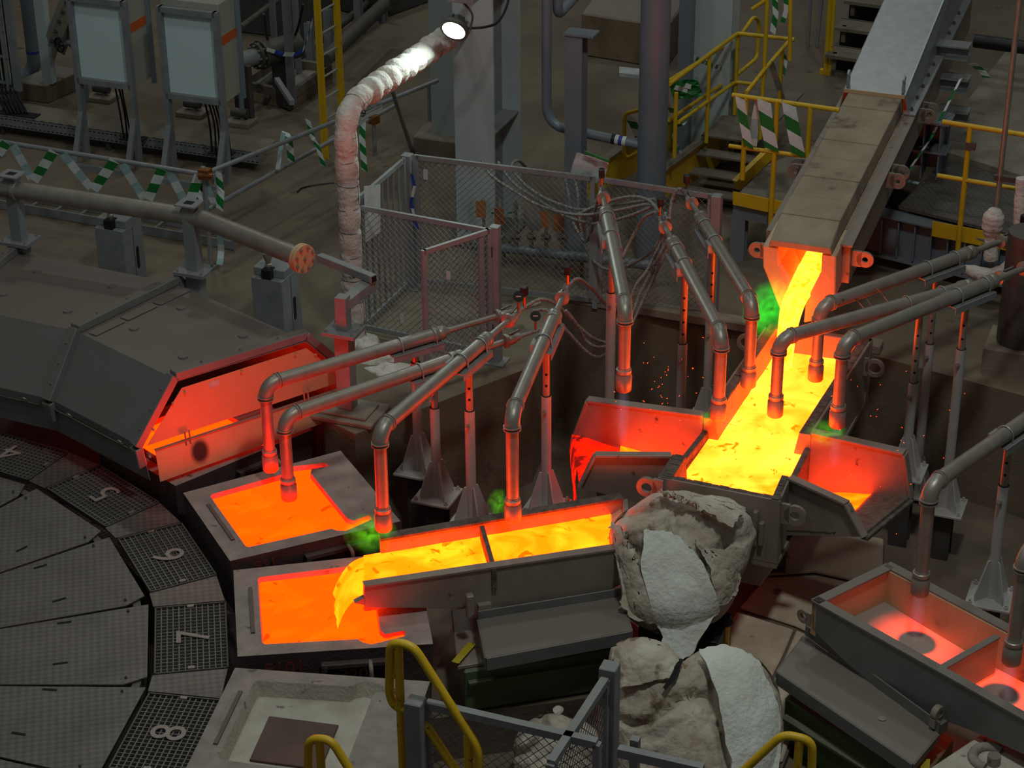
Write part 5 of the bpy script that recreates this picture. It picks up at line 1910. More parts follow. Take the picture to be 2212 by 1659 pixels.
# grey purple service pipe in front of the posts
sb = P(1427, 560, 0)
pq = [PP(u, v, sb, A1) for u, v in ((1181, -80), (1181, 270), (1425, 322))]
pq.append(V3(sb.x, sb.y, .0))
sv = thing('service_pipe', 'thin purple grey pipe running down and across between the columns', 'pipe', sb)
mb().tube(fillet(pq, .22, 8), .048, 14).build('pipe', 'blue_paint', sv, smooth=50)
pa, pb2 = PP(1322, 300, sb, A1), PP(1353, 306, sb, A1)
for k in range(4):
    a, b_ = pa.lerp(pb2, k / 4), pa.lerp(pb2, (k + 1) / 4)
    mb().cyl(a, b_, .051, n=14).build('tape_band', ('black_rubber', 'tape_white', 'tape_blue', 'tape_white')[k], sv, smooth=50)
pq = [PP(1196, 62, sb, A1), PP(1196, 62, sb, A1) + UP * .0 + D2 * .0, PP(1196, 62, sb, A1) + D2 * 1.0]
o = mb().tube(fillet([PP(1197, -60, sb, A1) + D2 * .1, PP(1197, 40, sb, A1) + D2 * .1, PP(1197, 40, sb, A1) + D2 * 1.5 + UP * .1], .1), .05, 12).build('service_pipe', 'blue_paint', smooth=50)
tag(o, 'short purple grey pipe elbow at the top behind the thin pipe', 'pipe')
b0 = P(1242, 548, 0)
t = thing('pipe_support', 'blue grey support post with a top plate behind the fence', 'post', b0)
zt = zat(b0, 72)
mb().ibeam(b0, V3(b0.x, b0.y, zt), .17, .17, up=D2).build('post', 'blue_paint', t)
mb().box(V3(b0.x, b0.y, zt + .01) + D1 * .05, (.3, .2, .02), A1).build('top_plate', 'blue_paint', t)
b0 = P(1403, 556, 0)
tag(mb().cyl(b0, b0 + UP * 4.5, .142, n=24).build('round_column', 'blue_paint', smooth=40), 'thick round blue grey column beside the stair', 'column')
b0 = P(1530, 346, 0)
t = thing('steel_column', 'pale steel column behind the yellow stair', 'column', b0)
for o in (0, .3):
    mb().box(b0 + D2 * o + UP * 2.6, (.41, .03, 5.2), A1).build('flange', 'pale_paint', t)
mb().box(b0 + D2 * .15 + UP * 2.6, (.03, .28, 5.2), A1).build('web', 'steel_paint', t)
b0 = P(1474, 352, 0)
tag(mb().box(b0 + UP * 2.4, (.14, .14, 4.8), A1).build('steel_column', 'blue_paint'), 'narrow blue grey column next to the round column', 'column')
# far block
q = [P(1255, 120, 0), P(1440, 150, 0), P(1500, 60, 0), P(1310, 40, 0)]
tag(mb().prism(q, (0, 0, .55)).build('concrete_plinth', 'orange_concrete', bevel=.02), 'large brown concrete foundation block at the back', 'plinth')
tag(mb().prism([P(1337, 166, 0), P(1395, 172, 0), P(1396, 158, 0), P(1338, 152, 0)], (0, 0, .05)).build('floor_bar', 'paper'), 'short white bar lying on the floor by the round column', 'bar')

# ================================================================== WIRE CAGE
K = P(889, 620, 0)
HK = zat(K, 333)
KR = P(1538, 693, 0)
af = math.degrees(math.atan2((KR - K).y, (KR - K).x))
kd = pol(af)
HR = zat(KR, 421)
G = P(1073, 782, 0)
HG = zat(G, 488)
Fp = P(786, 722, 0)
cg = thing('wire_cage', 'grey wire mesh safety cage with an open gate at the pit edge', 'fence', K)


def cpost(p, h, w=.095):
    mb().box(p + UP * h / 2, (w, w, h), A1).build('post', 'steel_paint', cg, bevel=.004)
    mb().box(p + UP * .008, (w + .1, w + .1, .016), A1).build('foot_plate', 'steel_paint', cg)


cpost(K, HK)
cpost(G, HG, .085)
cpost(KR, HR, .09)


def frame(a, b_, h, z0=.08, mesh=True, bars=0, name='panel', parent=cg, w=.045, bw=.03, h0=None):
    h0 = h if h0 is None else h0
    d = (b_ - a).normalized()
    p = mb()
    A, B = a + UP * z0, b_ + UP * z0
    C, D = b_ + UP * h0, a + UP * h
    p.beam(A, B, bw, w).beam(D, C, bw, w).beam(A - UP * w / 2, D + UP * w / 2, bw, w, up=d).beam(B - UP * w / 2, C + UP * w / 2, bw, w, up=d)
    o = p.build(name + '_frame', 'steel_paint', parent)
    if mesh:
        mesh_panel(A, B, C, D, .062, .0026).build('wire_mesh', 'wire', o, kind='stuff')
    for i in range(bars):
        q = A.lerp(B, (i + 1) / (bars + 1))
        mb().cyl(q, q + UP * (h - z0), .012, n=8).build('bar', 'steel_paint', o, smooth=40)
    return o


m1_ = K.lerp(KR, .62)
frame(K + kd * .09, m1_ - kd * .04, HK - .02, h0=lerp(HK, HR, .6))
frame(m1_ + kd * .04, KR - kd * .06, lerp(HK, HR, .62), h0=HR - .02)
mb().box(m1_ + UP * .55, (.05, .05, 1.1), A1).build('post', 'steel_paint', cg)
frame(Fp, G - (G - Fp).normalized() * .07, HG - .06)
frame(K - (K - Fp).normalized() * .09, Fp + (K - Fp).normalized() * .02, HK - .03, mesh=False, bars=7)
# open gate leaf
ge = P(915, 545, HG - .03)
gd = V3(ge.x - G.x, ge.y - G.y, 0)
gn = gd.normalized()
gt = frame(G + gn * .07, V3(ge.x, ge.y, 0), HG - .03, z0=.1, name='gate')
mb().beam(G + gn * .16 + UP * .12, G + gn * .16 + UP * (HG - .06), .03, .05, up=gn).build('gate_stile', 'steel_paint', gt)
for z in (.3, 1.05):
    mb().cyl(G + gn * .05 + UP * z, G + gn * .05 + UP * (z + .1), .018, n=8).build('hinge', 'dark_steel', gt)
tape('barrier_tape', 'blue white cord knotted on the cage corner post', [PP(895, 370, K, A1) - D2 * .07, PP(902, 395, K, A1) - D2 * .07, PP(894, 432, K, A1) - D2 * .07, PP(908, 490, K, A1) - D2 * .07], D1 * .03, ('tape_blue', 'tape_white'), .12, 0)


def papers(name, label, px, base, ang, m='paper', cat='tag', off=.02):
    q = [PP(u, v, base, ang) - D2 * off for u, v in px]
    tag(mb().prism(q, -D2 * .003).build(name, m), label, cat)


papers('paper_tag', 'white paper tag on the back of the cage', ((916, 364), (926, 366), (926, 387), (917, 385)), K, af)
papers('paper_tag', 'small white tag tied to the open gate mesh', ((966, 584), (975, 584), (975, 602), (967, 602)), V3(ge.x, ge.y, 0), math.degrees(math.atan2(-gn.y, -gn.x)))
papers('paper_tag', 'white tag low on the front mesh of the cage', ((866, 676), (874, 677), (876, 697), (867, 696)), Fp, math.degrees(math.atan2((G - Fp).y, (G - Fp).x)))
papers('paper_sheet', 'tall white sheet fixed behind the cage bars', ((786, 402), (822, 398), (822, 500), (790, 524)), Fp + D2 * .5 + D1 * .08, A2 - 3, off=.0, cat='sheet')
sh = thing('paper_sheet', 'crumpled white sack sheet hung over the back fence', 'sheet', P(1272, 395, 1.0))
q = [(1245, 330), (1316, 349), (1303, 397), (1228, 386)]
rows = []
for i in range(7):
    r_ = []
    for j in range(9):
        u = lerp(lerp(q[0][0], q[1][0], j / 8), lerp(q[3][0], q[2][0], j / 8), i / 6)
        v = lerp(lerp(q[0][1], q[1][1], j / 8), lerp(q[3][1], q[2][1], j / 8), i / 6)
        r_.append(PP(u, v, K + D2 * .06, af) + D2 * .03 * noise.noise(V3(i * .5, j * .5, 3)))
    rows.append(r_)
mb().grid(rows).build('sheet', 'paper', sh, smooth=60, solid=.004)
a, b_ = PP(1262, 328, K, af), PP(1316, 349, K, af)
mb().beam(a, b_, .02, .02).build('green_edge', 'tape_green', sh)

# manifold behind the fence
mf = thing('valve_manifold', 'grey gas manifold pipe with six tagged risers behind the fence', 'manifold', P(1150, 560, 0))
ma, mbb = P(1040, 530, .2), P(1420, 575, .2)
mb().cyl(ma, mbb, .05, n=14).build('header', 'blue_paint', mf, smooth=40)
for f in (.1, .55, .95):
    p = ma.lerp(mbb, f)
    mb().box(V3(p.x, p.y, .08), (.1, .12, .16), A1).build('support', 'concrete', mf)
for k, u in enumerate((1046, 1081, 1115, 1148, 1180, 1215)):
    p = PP(u, 535, ma, math.degrees(math.atan2((mbb - ma).y, (mbb - ma).x)))
    h = (.52, .5, .5, .36, .34, .36)[k]
    rs = mb().lathe(p, UP, [(0, .02), (.08, .02), (.085, .05), (.1, .05), (.105, .02), (.12, .05), (.135, .05), (.14, .018), (h - .1, .014), (h - .09, .024), (h - .05, .024), (h, .012)], 10).build('riser', 'pipe_steel', mf, smooth=40)
    mb().beam(p + UP * (h * .75), p + UP * (h * .75) - D1 * .09 - UP * .02, .02, .012).build('valve_lever', 'green_handle', rs)
for k, (u, v) in enumerate(((1043, 446), (1083, 462), (1178, 468), (1210, 475), (1256, 478))):
    c = PP(u, v, ma, af) - D2 * .05
    x = D1 * .055
    mb().prism([c - x + UP * .07, c + x * .8 + UP * .09, c + x - UP * .09, c - x * .9 - UP * .1], -D2 * .003).build('tag', 'orange_tag', mf)
c = PP(1160, 463, ma, af) - D2 * .12
b = mb()
rows = []
for i in range(7):
    rows.append([c + D1 * (.09 * (j / 4 - 1)) * (.6 + .4 * math.sin(i / 6 * PI)) + UP * (.12 - .24 * i / 6) + D1 * (.03 * (i / 6 - .5)) - D2 * .03 * noise.noise(V3(i, j, 9)) for j in range(9)])
tag(b.grid(rows).build('foil_bag', 'galvanised', smooth=30, solid=.004), 'crumpled shiny foil bag tied to the manifold', 'bag')

# ------------------------------------------------------------------ hoses
HZ = [
    ('loose braided hose drooping from the left end of the fence rail', [(1041, 347, 1.12), (1060, 378, 1.05), (1108, 411, 1.0), (1170, 446, .95), (1250, 464, 1.0), (1330, 455, 1.15), (1395, 442, 1.3), (1424, 450, 1.35)]),
    ('second braided hose drooping from the fence rail', [(1076, 350, 1.12), (1108, 394, 1.0), (1170, 436, .93), (1230, 470, .9), (1292, 483, .95), (1360, 466, 1.15), (1420, 442, 1.35)]),
    ('braided hose looped over the fence rail', [(1135, 360, 1.0), (1120, 347, 1.13), (1106, 356, 1.12), (1120, 384, 1.05), (1155, 415, 1.0), (1205, 440, .98), (1262, 453, 1.0), (1345, 440, 1.2), (1415, 430, 1.38)]),
    ('braided hose hanging in a deep loop to the first upright sensor', [(1219, 374, 1.08), (1228, 420, .9), (1238, 478, .7), (1262, 520, .6), (1276, 505, .75), (1288, 445, 1.15), (1298, 412, 1.4)]),
    ('long braided hose sweeping under the middle burners', [(1236, 374, 1.08), (1247, 410, .95), (1252, 470, .75), (1262, 525, .55), (1280, 560, .5), (1312, 582, .5), (1360, 572, .6), (1405, 545, .8), (1430, 505, 1.0), (1437, 460, 1.3)]),
    ('upper braided hose crossing to the middle sensor', [(1252, 462, 1.0), (1300, 440, 1.15), (1360, 425, 1.3), (1400, 432, 1.35), (1422, 455, 1.4)]),
    ('braided hose from the middle sensor down to the left burner post', [(1415, 458, 1.4), (1392, 470, 1.3), (1370, 505, 1.1), (1345, 555, .9), (1320, 600, .75)]),
    ('left one of three hoses falling behind the middle burners', [(1437, 465, 1.3), (1432, 510, 1.0), (1400, 580, .75), (1372, 620, .6), (1355, 680, .35)]),
    ('middle one of three hoses falling behind the middle burners', [(1441, 470, 1.3), (1438, 520, 1.0), (1405, 590, .7), (1380, 640, .5), (1358, 700, .3)]),
    ('right one of three hoses falling behind the middle burners', [(1446, 470, 1.3), (1443, 530, .95), (1412, 600, .65), (1388, 650, .45), (1362, 705, .28)]),
    ('braided hose arching to the rear sensor of the right middle burner', [(1480, 418, 1.35), (1466, 408, 1.4), (1452, 430, 1.3), (1446, 470, 1.15)]),
    ('braided hose arching from the fourth burner to its left', [(1228, 618, 1.05), (1248, 602, 1.1), (1275, 620, .95), (1300, 648, .8), (1318, 668, .7)]),
    ('upper hose sagging from the twin gauges', [(1136, 662, .98), (1170, 646, 1.0), (1205, 660, .9), (1245, 700, .7), (1280, 730, .55), (1312, 742, .5)]),
    ('lower hose sagging from the twin gauges', [(1150, 672, .9), (1185, 672, .9), (1225, 715, .7), (1262, 755, .5), (1290, 772, .42), (1314, 762, .45)]),
    ('thin hose hanging behind the fourth burner', [(1222, 670, .9), (1245, 700, .75), (1265, 735, .55), (1290, 750, .5), (1312, 748, .5)]),
]
for lab, pts in HZ:
    o = mb().tube(spline([P(*p) for p in pts], 8), .015, 8).build('braided_hose', 'hose', smooth=60)
    tag(o, lab, 'hose', 'braided hoses hanging on the fence')
o = mb().tube(spline([P(642, 415, .01), P(655, 405, .012), P(690, 398, .012), P(722, 394, .012)], 6), .008, 5).build('floor_cable', 'black_rubber', smooth=60)
tag(o, 'thin black cable lying on the floor left of the white pipe', 'cable')

# ================================================================== RIGHT BACKGROUND
# stair
ss = thing('stair', 'yellow steel stair with tube handrails behind the round column', 'stair', P(1500, 480, 0))
st0 = P(1462, 440, .05)
sdr = pol(66)
swid = pol(66 - 90) * .62


def strg(off):
    tp_ = [PP(u, v, st0, 66) + off for u, v in ((1400, 392), (1440, 360), (1546, 282), (1625, 250))]
    lo_ = [PP(u, v, st0, 66) + off for u, v in ((1400, 452), (1445, 420), (1572, 348), (1650, 316))]
    for i in range(3):
        mb().prism([tp_[i], tp_[i + 1], lo_[i + 1], lo_[i]], pol(66 - 90) * .012).build('stringer', 'yellow_paint', ss)
        mb().beam(tp_[i] + UP * .006, tp_[i + 1] + UP * .006, .1, .012).build('stringer_flange', 'dirty_step', ss)


strg(V3(0, 0, 0) + swid * .0)
strg(swid * -1.05)
for k in range(4):
    p = st0 + sdr * (.12 + .2 * k) + UP * (.09 + .14 * k)
    mb().prism([p, p + swid, p + swid + sdr * .19, p + sdr * .19], (0, 0, -.02)).build('tread', 'dirty_step', ss)
mb().prism([st0 + sdr * .8 + UP * .5, st0 + sdr * .8 + UP * .5 + swid, st0 + sdr * 2.4 + UP * .5 + swid, st0 + sdr * 2.4 + UP * .5], (0, 0, -.02)).build('landing', 'dirty_step', ss)
plane = st0 - pol(66 - 90) * .02
hr = [PP(u, v, plane, 66) for u, v in ((1445, 175), (1601, 75), (1628, 36), (1640, 45), (1636, 125), (1600, 155), (1445, 260))]
mb().tube(fillet(hr, .09, 4), .022, 10).build('handrail', 'yellow_paint', ss, smooth=50)
p2 = plane + swid * .25
hr = [PP(u, v, p2, 66) for u, v in ((1446, 182), (1593, 72))] + [PP(1593, 72, p2, 66) + D1 * .62]
mb().tube(fillet(hr, .06, 4), .022, 10).build('handrail', 'yellow_paint', ss, smooth=50)
hr = [PP(u, v, p2, 66) for u, v in ((1466, 264), (1588, 177))] + [PP(1588, 177, p2, 66) + D1 * .2]
mb().tube(fillet(hr, .06, 4), .02, 10).build('mid_rail', 'yellow_paint', ss, smooth=50)
for u, v0, v1 in ((1533, 116, 308), (1461, 200, 340), (1594, 75, 248)):
    a = PP(u, v0, p2, 66)
    b_ = V3(a.x, a.y, zat(a, v1))
    mb().cyl(a, b_, .021, n=10).build('post', 'yellow_paint', ss, smooth=40)
for px in (((1660, -60), (1650, 170)), ((1708, -60), (1706, 130)), ((1625, 20), (1658, -2))):
    a, b_ = PP(*px[0], p2 + D2 * .4, A1), PP(*px[1], p2 + D2 * .4, A1)
    mb().cyl(a, b_, .021, n=10).build('post', 'yellow_paint', ss, smooth=40)
q3 = p2 + swid
hr = [PP(1705, 88, q3, 66), PP(1660, 140, q3, 66), PP(1612, 200, q3, 66)]
mb().tube(hr, .021, 10).build('handrail', 'yellow_paint', ss, smooth=50)
for u, v0, v1 in ((1690, 105, 230), (1650, 150, 300)):
    a = PP(u, v0, q3, 66)
    mb().cyl(a, V3(a.x, a.y, zat(a, v1)), .02, n=10).build('post', 'yellow_paint', ss, smooth=40)
mb().tube(fillet([PP(u, v, plane - D2 * .3, A1) for u, v in ((1380, 238), (1349, 246), (1348, 334), (1356, 342), (1385, 326))], .05, 3), .021, 10).build('rail_end', 'yellow_paint', ss, smooth=50)

# middle platform rail
mp = thing('platform_rail', 'yellow tube railing with a toe board beside the chute', 'railing', P(1680, 470, .5))
ZT = 1.75
ma_, mb_ = P(1582, 205, ZT), P(1813, 238, ZT)
mdir = (mb_ - ma_).normalized()
mang = math.degrees(math.atan2(mdir.y, mdir.x))
mb().cyl(ma_, mb_, .023, n=12).build('top_rail', 'yellow_paint', mp, smooth=40)
a, b_ = PP(1575, 315, ma_, mang), PP(1775, 343, ma_, mang)
mb().cyl(a, b_, .021, n=12).build('mid_rail', 'yellow_paint', mp, smooth=40)
for u, v0, v1 in ((1679, 219, 498), (1751, 230, 372), (1612, 210, 388)):
    a = PP(u, v0, ma_, mang)
    mb().cyl(a, V3(a.x, a.y, zat(a, v1)), .025, n=12).build('post', 'yellow_paint', mp, smooth=40)
tq = [PP(u, v, ma_ + D2 * .06, mang) for u, v in ((1583, 414), (1702, 438), (1702, 468), (1583, 442))]
mb().prism(tq, D2 * .01).build('toe_board', 'yellow_paint', mp)
pf = thing('platform', 'dusty steel platform behind the middle yellow railing', 'platform', V3(tq[0].x + .8, tq[0].y + .6, 0))
zpf = tq[0].z - .08
pA, pB = V3(tq[0].x, tq[0].y, zpf), V3(tq[0].x, tq[0].y, zpf) + mdir * 1.1
mb().prism([pA + D2 * .02, pB + D2 * .02, pB + D2 * 3.2, pA + D2 * 1.0 + D1 * .1, pA + D2 * .02], (0, 0, -.03)).build('deck', 'dirty_step', pf)
mb().beam(pA - UP * .12 + D2 * .1, pB - UP * .12 + D2 * .1, .1, .2).build('edge_beam', 'blue_paint', pf)
for f in (.05, .45, .9):
    p = pA.lerp(pB, f) + D2 * .12
    mb().ibeam(V3(p.x, p.y, 0), V3(p.x, p.y, zpf - .2), .14, .14, up=D2).build('leg', 'blue_paint', pf)
mb().beam(PP(1590, 400, ma_ + D2 * .5, mang), PP(1662, 330, ma_ + D2 * .9, mang), .06, .12).build('kick_plate', 'yellow_paint', pf)
# tapes on the platform rail and stair
for lab, pts, w in (('broad green and white tape hanging at the middle of the platform rail', [(1650, 214, ZT), (1655, 260, 1.5), (1668, 328, 1.1)], .13),
                    ('broad green and white tape hanging right on the platform rail', [(1703, 222, ZT), (1712, 270, 1.45), (1726, 340, 1.05)], .13),
                    ('narrow green and white tape hanging at the left end of the platform rail', [(1598, 208, ZT), (1606, 260, 1.45), (1618, 322, 1.1)], .09)):
    tape('barrier_tape', lab, [PP(u, v, ma_ - D2 * .04, mang) for u, v, z in pts], D1 * w, stripe=.15, slant=.07)
tape('barrier_tape', 'pale tape strip behind the platform rail', [PP(u, v, ma_ + D2 * .04, mang) for u, v in ((1640, 215), (1630, 270), (1626, 316))], D1 * .08, ('tape_white', 'tape_pale'), .2, 0)
tape('barrier_tape', 'green and white tape drooping along the yellow stringer', [PP(u, v, plane - D2 * .05, 66) for u, v in ((1452, 290), (1465, 320), (1482, 348), (1500, 335), (1530, 310), (1560, 292), (1598, 298))], UP * .05)
tape('barrier_tape', 'green tape stretched between the stair posts', [PP(u, v, plane, 66) for u, v in ((1498, 124), (1540, 142), (1570, 150), (1600, 158))], UP * .05)
tape('barrier_tape', 'torn pale tape on the right stair handrail', [PP(u, v, q3 - D2 * .05, 66) for u, v in ((1664, 132), (1680, 180), (1690, 215))], D1 * .07, ('tape_pale', 'tape_white'), .2, 0)
tape('barrier_tape', 'green and white tape wound down the stair newel', [PP(u, v, q3 - D2 * .05, 66) for u, v in ((1690, 105), (1696, 130), (1690, 165))], D1 * .05)
tape('barrier_tape', 'folded green tape behind the round column', [PP(u, v, plane - D2 * .3, A1) for u, v in ((1352, 248), (1366, 262), (1382, 300))], D1 * .08 + UP * .04)
tape('barrier_tape', 'green and white tape hanging at the top edge beside the stair', [PP(u, v, p2 + D2 * .4, A1) for u, v in ((1672, -20), (1676, 30), (1668, 75))], D1 * .06)
tape('barrier_tape', 'twisted white tape at the top edge next to the yellow post', [PP(u, v, p2 + D2 * .4, A1) for u, v in ((1696, -20), (1699, 20), (1690, 50))], D1 * .05, ('tape_green', 'tape_white'), .14, .02)
es = thing('exit_sign', 'crumpled green and white escape sign tied to the stair', 'sign', PP(1488, 190, plane, 66))
rows = []
for i in range(7):
    rows.append([PP(lerp(1450, 1512, j / 6) + (i - 3) * 2, lerp(178, 168, j / 6) + i * 6.5, plane - D2 * .05, A1) + D2 * .04 * noise.noise(V3(i * .9, j * .9, 5)) for j in range(7)])
mb().grid(rows).build('sheet', 'tape_green', es, solid=.003)
b = mb()
for (i, j, s) in ((2, 2, 1), (3, 3, 1), (2, 4, 1)):
    c = rows[i][j] - D2 * .03
    b.prism([c + D1 * .03 + UP * .02, c - D1 * .03 + UP * .03, c - D1 * .05 - UP * .02, c + D1 * .02 - UP * .03], -D2 * .002)
b.build('white_figure', 'tape_white', es)
tape('barrier_tape', 'green and white tape tangle under the escape sign', [PP(u, v, plane - D2 * .06, 66) for u, v in ((1446, 222), (1455, 250), (1470, 275), (1480, 262), (1498, 232))], D1 * .06 + UP * .03)

# shelves / steps at the back
bs = thing('access_steps', 'open backed dusty steps in the dark behind the stair', 'steps', P(1870, 150, 0))
for k in range(5):
    p = [P(1782, 118, .3) + UP * .2 * k + D2 * .45 * k, P(1980, 146, .3) + UP * .2 * k + D2 * .45 * k]
    a, c = p
    mb().prism([a, c, c + D2 * .4, a + D2 * .4], (0, 0, -.04)).build('tread', 'dirty_step', bs)
    mb().prism([a + D2 * .36, c + D2 * .36, c + D2 * .36 - UP * .5, a + D2 * .36 - UP * .5], D2 * .02).build('riser_shade', 'black_rubber', bs)  # black boards standing in for the shade of the open risers
    for e in (a + D1 * .1,):
        mb().beam(e + D2 * .1, e + D2 * .1 - UP * .2, .05, .05, up=D2).build('riser_block', 'dirty_step', bs)
ya = P(1783, 160, 0)
yp = thing('yellow_post', 'thick yellow double post beside the dark steps', 'post', ya)
mb().cyl(ya, ya + UP * 2.8, .03, n=12).build('tube', 'yellow_paint', yp, smooth=40)
mb().beam(ya + D1 * .05, ya + D1 * .05 + UP * 2.8, .04, .03, up=D2).build('flat_bar', 'yellow_paint', yp)
mb().box(ya + UP * .03, (.13, .08, .06), A1).build('shoe', 'yellow_paint', yp)
for k, u in enumerate((1745, 1765)):
    p = P(u, 100, 0)
    tag(mb().cyl(p, p + UP * 2.6 + V3(.1 * k, 0, 0), .022, n=8).build('conduit', 'steel_paint', smooth=40), ('left thin grey conduit in the dark behind the stair', 'right thin grey conduit in the dark behind the stair')[k], 'conduit')

# right platform with girders
ZP = .62
rp = thing('platform', 'steel girder platform on the right with a dark deck', 'platform', P(2100, 560, 0))
ra_, rb_ = P(1862, 455, ZP - .1), P(2350, 568, ZP - .1)
rdir = (rb_ - ra_).normalized()
e0, e1 = ra_ + UP * .1, rb_ + UP * .1
mb().prism([e0 + D1 * .35, e1, e1 + D2 * 5, e0 + D2 * 5 + D1 * 1.1], (0, 0, -.03)).build('deck', 'checker_plate', rp)
g0, g1 = P(1858, 520, ZP - .22), P(2060, 575, ZP - .22)
gdir = (g1 - g0).normalized()
for z0, z1 in ((-.0, .3), (.34, .62)):
    pass
mb().ibeam(ra_ - UP * .18, rb_ - UP * .18, .2, .44).build('edge_girder', 'blue_paint', rp)
mb().prism([V3(ra_.x, ra_.y, 0) + D2 * .7, V3(rb_.x, rb_.y, 0) + D2 * .7, rb_ + D2 * .7, ra_ + D2 * .7], D2 * .03).build('under_deck_shade', 'dark_steel', rp)  # dark sheet added to imitate the shade beneath the deck
for k in range(12):
    p = ra_.lerp(rb_, .03 + k * .075) - UP * .18
    mb().box(p - D2 * .05, (.012, .1, .36), A1).build('stiffener', 'blue_paint', rp)
for k in range(3):
    p = ra_.lerp(rb_, .12 + .4 * k) + D2 * .5
    mb().ibeam(V3(p.x, p.y, 0), V3(p.x, p.y, ZP - .4), .2, .2, up=D2).build('leg', 'dark_steel', rp)
# stacked steel frame beside the chute
fk = thing('steel_frame', 'blue grey steel bays stacked beside the chute', 'frame', P(1990, 420, ZP))
fa0 = P(1925, 365, ZP + .02)
for k in range(2):
    for j in range(4):
        p = fa0 + D1 * (.16 * j) + UP * (.0 + .3 * k)
        mb().box(p + UP * .14, (.012, .3, .28), A1).build('bay_plate', 'blue_paint', fk)
    p = fa0 + D1 * .25 + UP * (.29 + .3 * k)
    mb().box(p, (.62, .34, .02), A1).build('shelf', 'blue_paint', fk)
mb().box(fa0 + D1 * .25 + D2 * .14 + UP * .3, (.56, .012, .56), A1).build('back_plate', 'blue_paint', fk)
for k in range(3):
    p = P(2030, 175 - 70 * (k - 1), ZP + .4 + .35 * k)
    o = mb().ibeam(p - D1 * .02, p + D1 * .3, .2, .14).build('roller_beam', 'steel_paint')
    tag(o, ('lowest short bolted beam beside the chute hood', 'middle short bolted beam beside the chute hood', 'topmost short bolted beam beside the chute hood')[k], 'beam')
o = mb().cyl(P(2105, 88, 1.1), P(2330, 118, 1.1), .075, n=14).build('black_pipe', 'black_rubber', smooth=40)
tag(o, 'glossy black pipe at the upper right corner', 'pipe')
tag(mb().prism([P(2010, 330, ZP), P(2300, 420, ZP), P(2450, 180, ZP), P(2180, 110, ZP)], (0, 0, .06)).build('deck_slab', 'concrete'), 'grey raised slab on the right platform', 'slab')

# right railing
rr2 = thing('platform_rail', 'yellow tube railing with a toe board at the right edge', 'railing', P(2090, 540, ZP))
ZR2 = ZP + 1.05
ma_, mb_ = P(2036, 263, ZR2), P(2300, 305, ZR2)
mdir = (mb_ - ma_).normalized()
mang2 = math.degrees(math.atan2(mdir.y, mdir.x))
mb().cyl(ma_, mb_, .024, n=12).build('top_rail', 'yellow_paint', rr2, smooth=40)
a, b_ = PP(2025, 379, ma_, mang2), PP(2300, 425, ma_, mang2)
mb().cyl(a, b_, .022, n=12).build('mid_rail', 'yellow_paint', rr2, smooth=40)
a = PP(2096, 273, ma_, mang2)
mb().cyl(a, V3(a.x, a.y, zat(a, 545)), .026, n=12).build('post', 'yellow_paint', rr2, smooth=40)
mb().box(PP(2097, 315, ma_, mang2), (.09, .06, .07), A1).build('clamp', 'dark_steel', rr2)
tq = [PP(u, v, ma_ + D2 * .05, mang2) for u, v in ((2014, 478), (2300, 532), (2300, 566), (2013, 510))]
mb().prism(tq, D2 * .01).build('toe_board', 'yellow_paint', rr2)
# upright thin pipe with a clamp and the wrapped pipe
tp = thing('thin_pipe', 'thin upright steel pipe with a clamp at the right edge', 'pipe', PP(2148, 470, ma_ - D2 * .25, A1))
a, b_ = PP(2152, 455, ma_ - D2 * .25, A1), PP(2206, -30, ma_ - D2 * .25, A1)
mb().cyl(a, b_, .026, n=12).build('tube', 'pipe_steel', tp, smooth=40)
c = PP(2160, 384, ma_ - D2 * .25, A1)
mb().box(c + D1 * .1, (.3, .05, .05), A1).build('clamp_arm', 'dark_steel', tp)
mb().box(c + D1 * .3, (.16, .14, .14), A1).build('clamp_body', 'black_rubber', tp, bevel=.01)
wp_ = thing('wrapped_pipe', 'dirty wrapped insulated pipe loop behind the right burners', 'pipe', PP(2120, 600, ma_ - D2 * .2, A1))
for pxs, nm in ((((2150, 452, .05), (2147, 468, .1), (2143, 492, .095), (2141, 515, .06), (2140, 560, .066)), 'upright_wrapping'),
                (((2208, 385, .055), (2204, 450, .06), (2202, 520, .062), (2186, 572, .072), (2146, 596, .08), (2100, 586, .06), (2082, 578, .03)), 'bend_wrapping')):
    q = spline([PP(u, v, ma_ - D2 * .55, A1) + UP * 0 for u, v, r_ in pxs], 8)
    rr0 = [r_ for u, v, r_ in pxs]
    rs = [lerp(rr0[min(int(i / 8), len(rr0) - 2)], rr0[min(int(i / 8), len(rr0) - 2) + 1], i / 8 - min(int(i / 8), len(rr0) - 2)) * (1 + .03 * math.sin(i * 1.3)) for i in range(len(q))]
    mb().tube(q, rs, 14).build(nm, 'insulation', wp_, smooth=70)
# dark tank foot and concrete block under the platform
t = thing('tank_leg', 'dark round column on a concrete block under the right platform', 'column', P(2190, 870, 0))
c = P(2195, 790, 0) + V3(0, 0, 0)
mb().cyl(c + UP * .25, c + UP * 1.3, .2, n=20).build('shell', 'dark_steel', t, smooth=40)
mb().box(c + UP * .12, (.55, .5, .26), A1).build('block', 'concrete', t, bevel=.01)
tape('barrier_tape', 'long thin green and white tape rope beside the chute', [P(2075, 170, 1.6), P(2050, 220, 1.4), P(2010, 300, 1.1), P(1975, 350, .95), P(1960, 372, .9)], D1 * .03 + UP * .02, stripe=.12, slant=0)
tape('barrier_tape', 'green and white tape knot on the bolted beams', [P(2098, 136, 1.5), P(2118, 150, 1.4), P(2134, 170, 1.3)], D1 * .06 + UP * .03)
tape('barrier_tape', 'pale tape end lying beside the chute lug', [P(1958, 390, ZP + .02), P(1985, 396, ZP + .02)], D2 * .06, ('tape_pale', 'tape_white'), .2, 0)
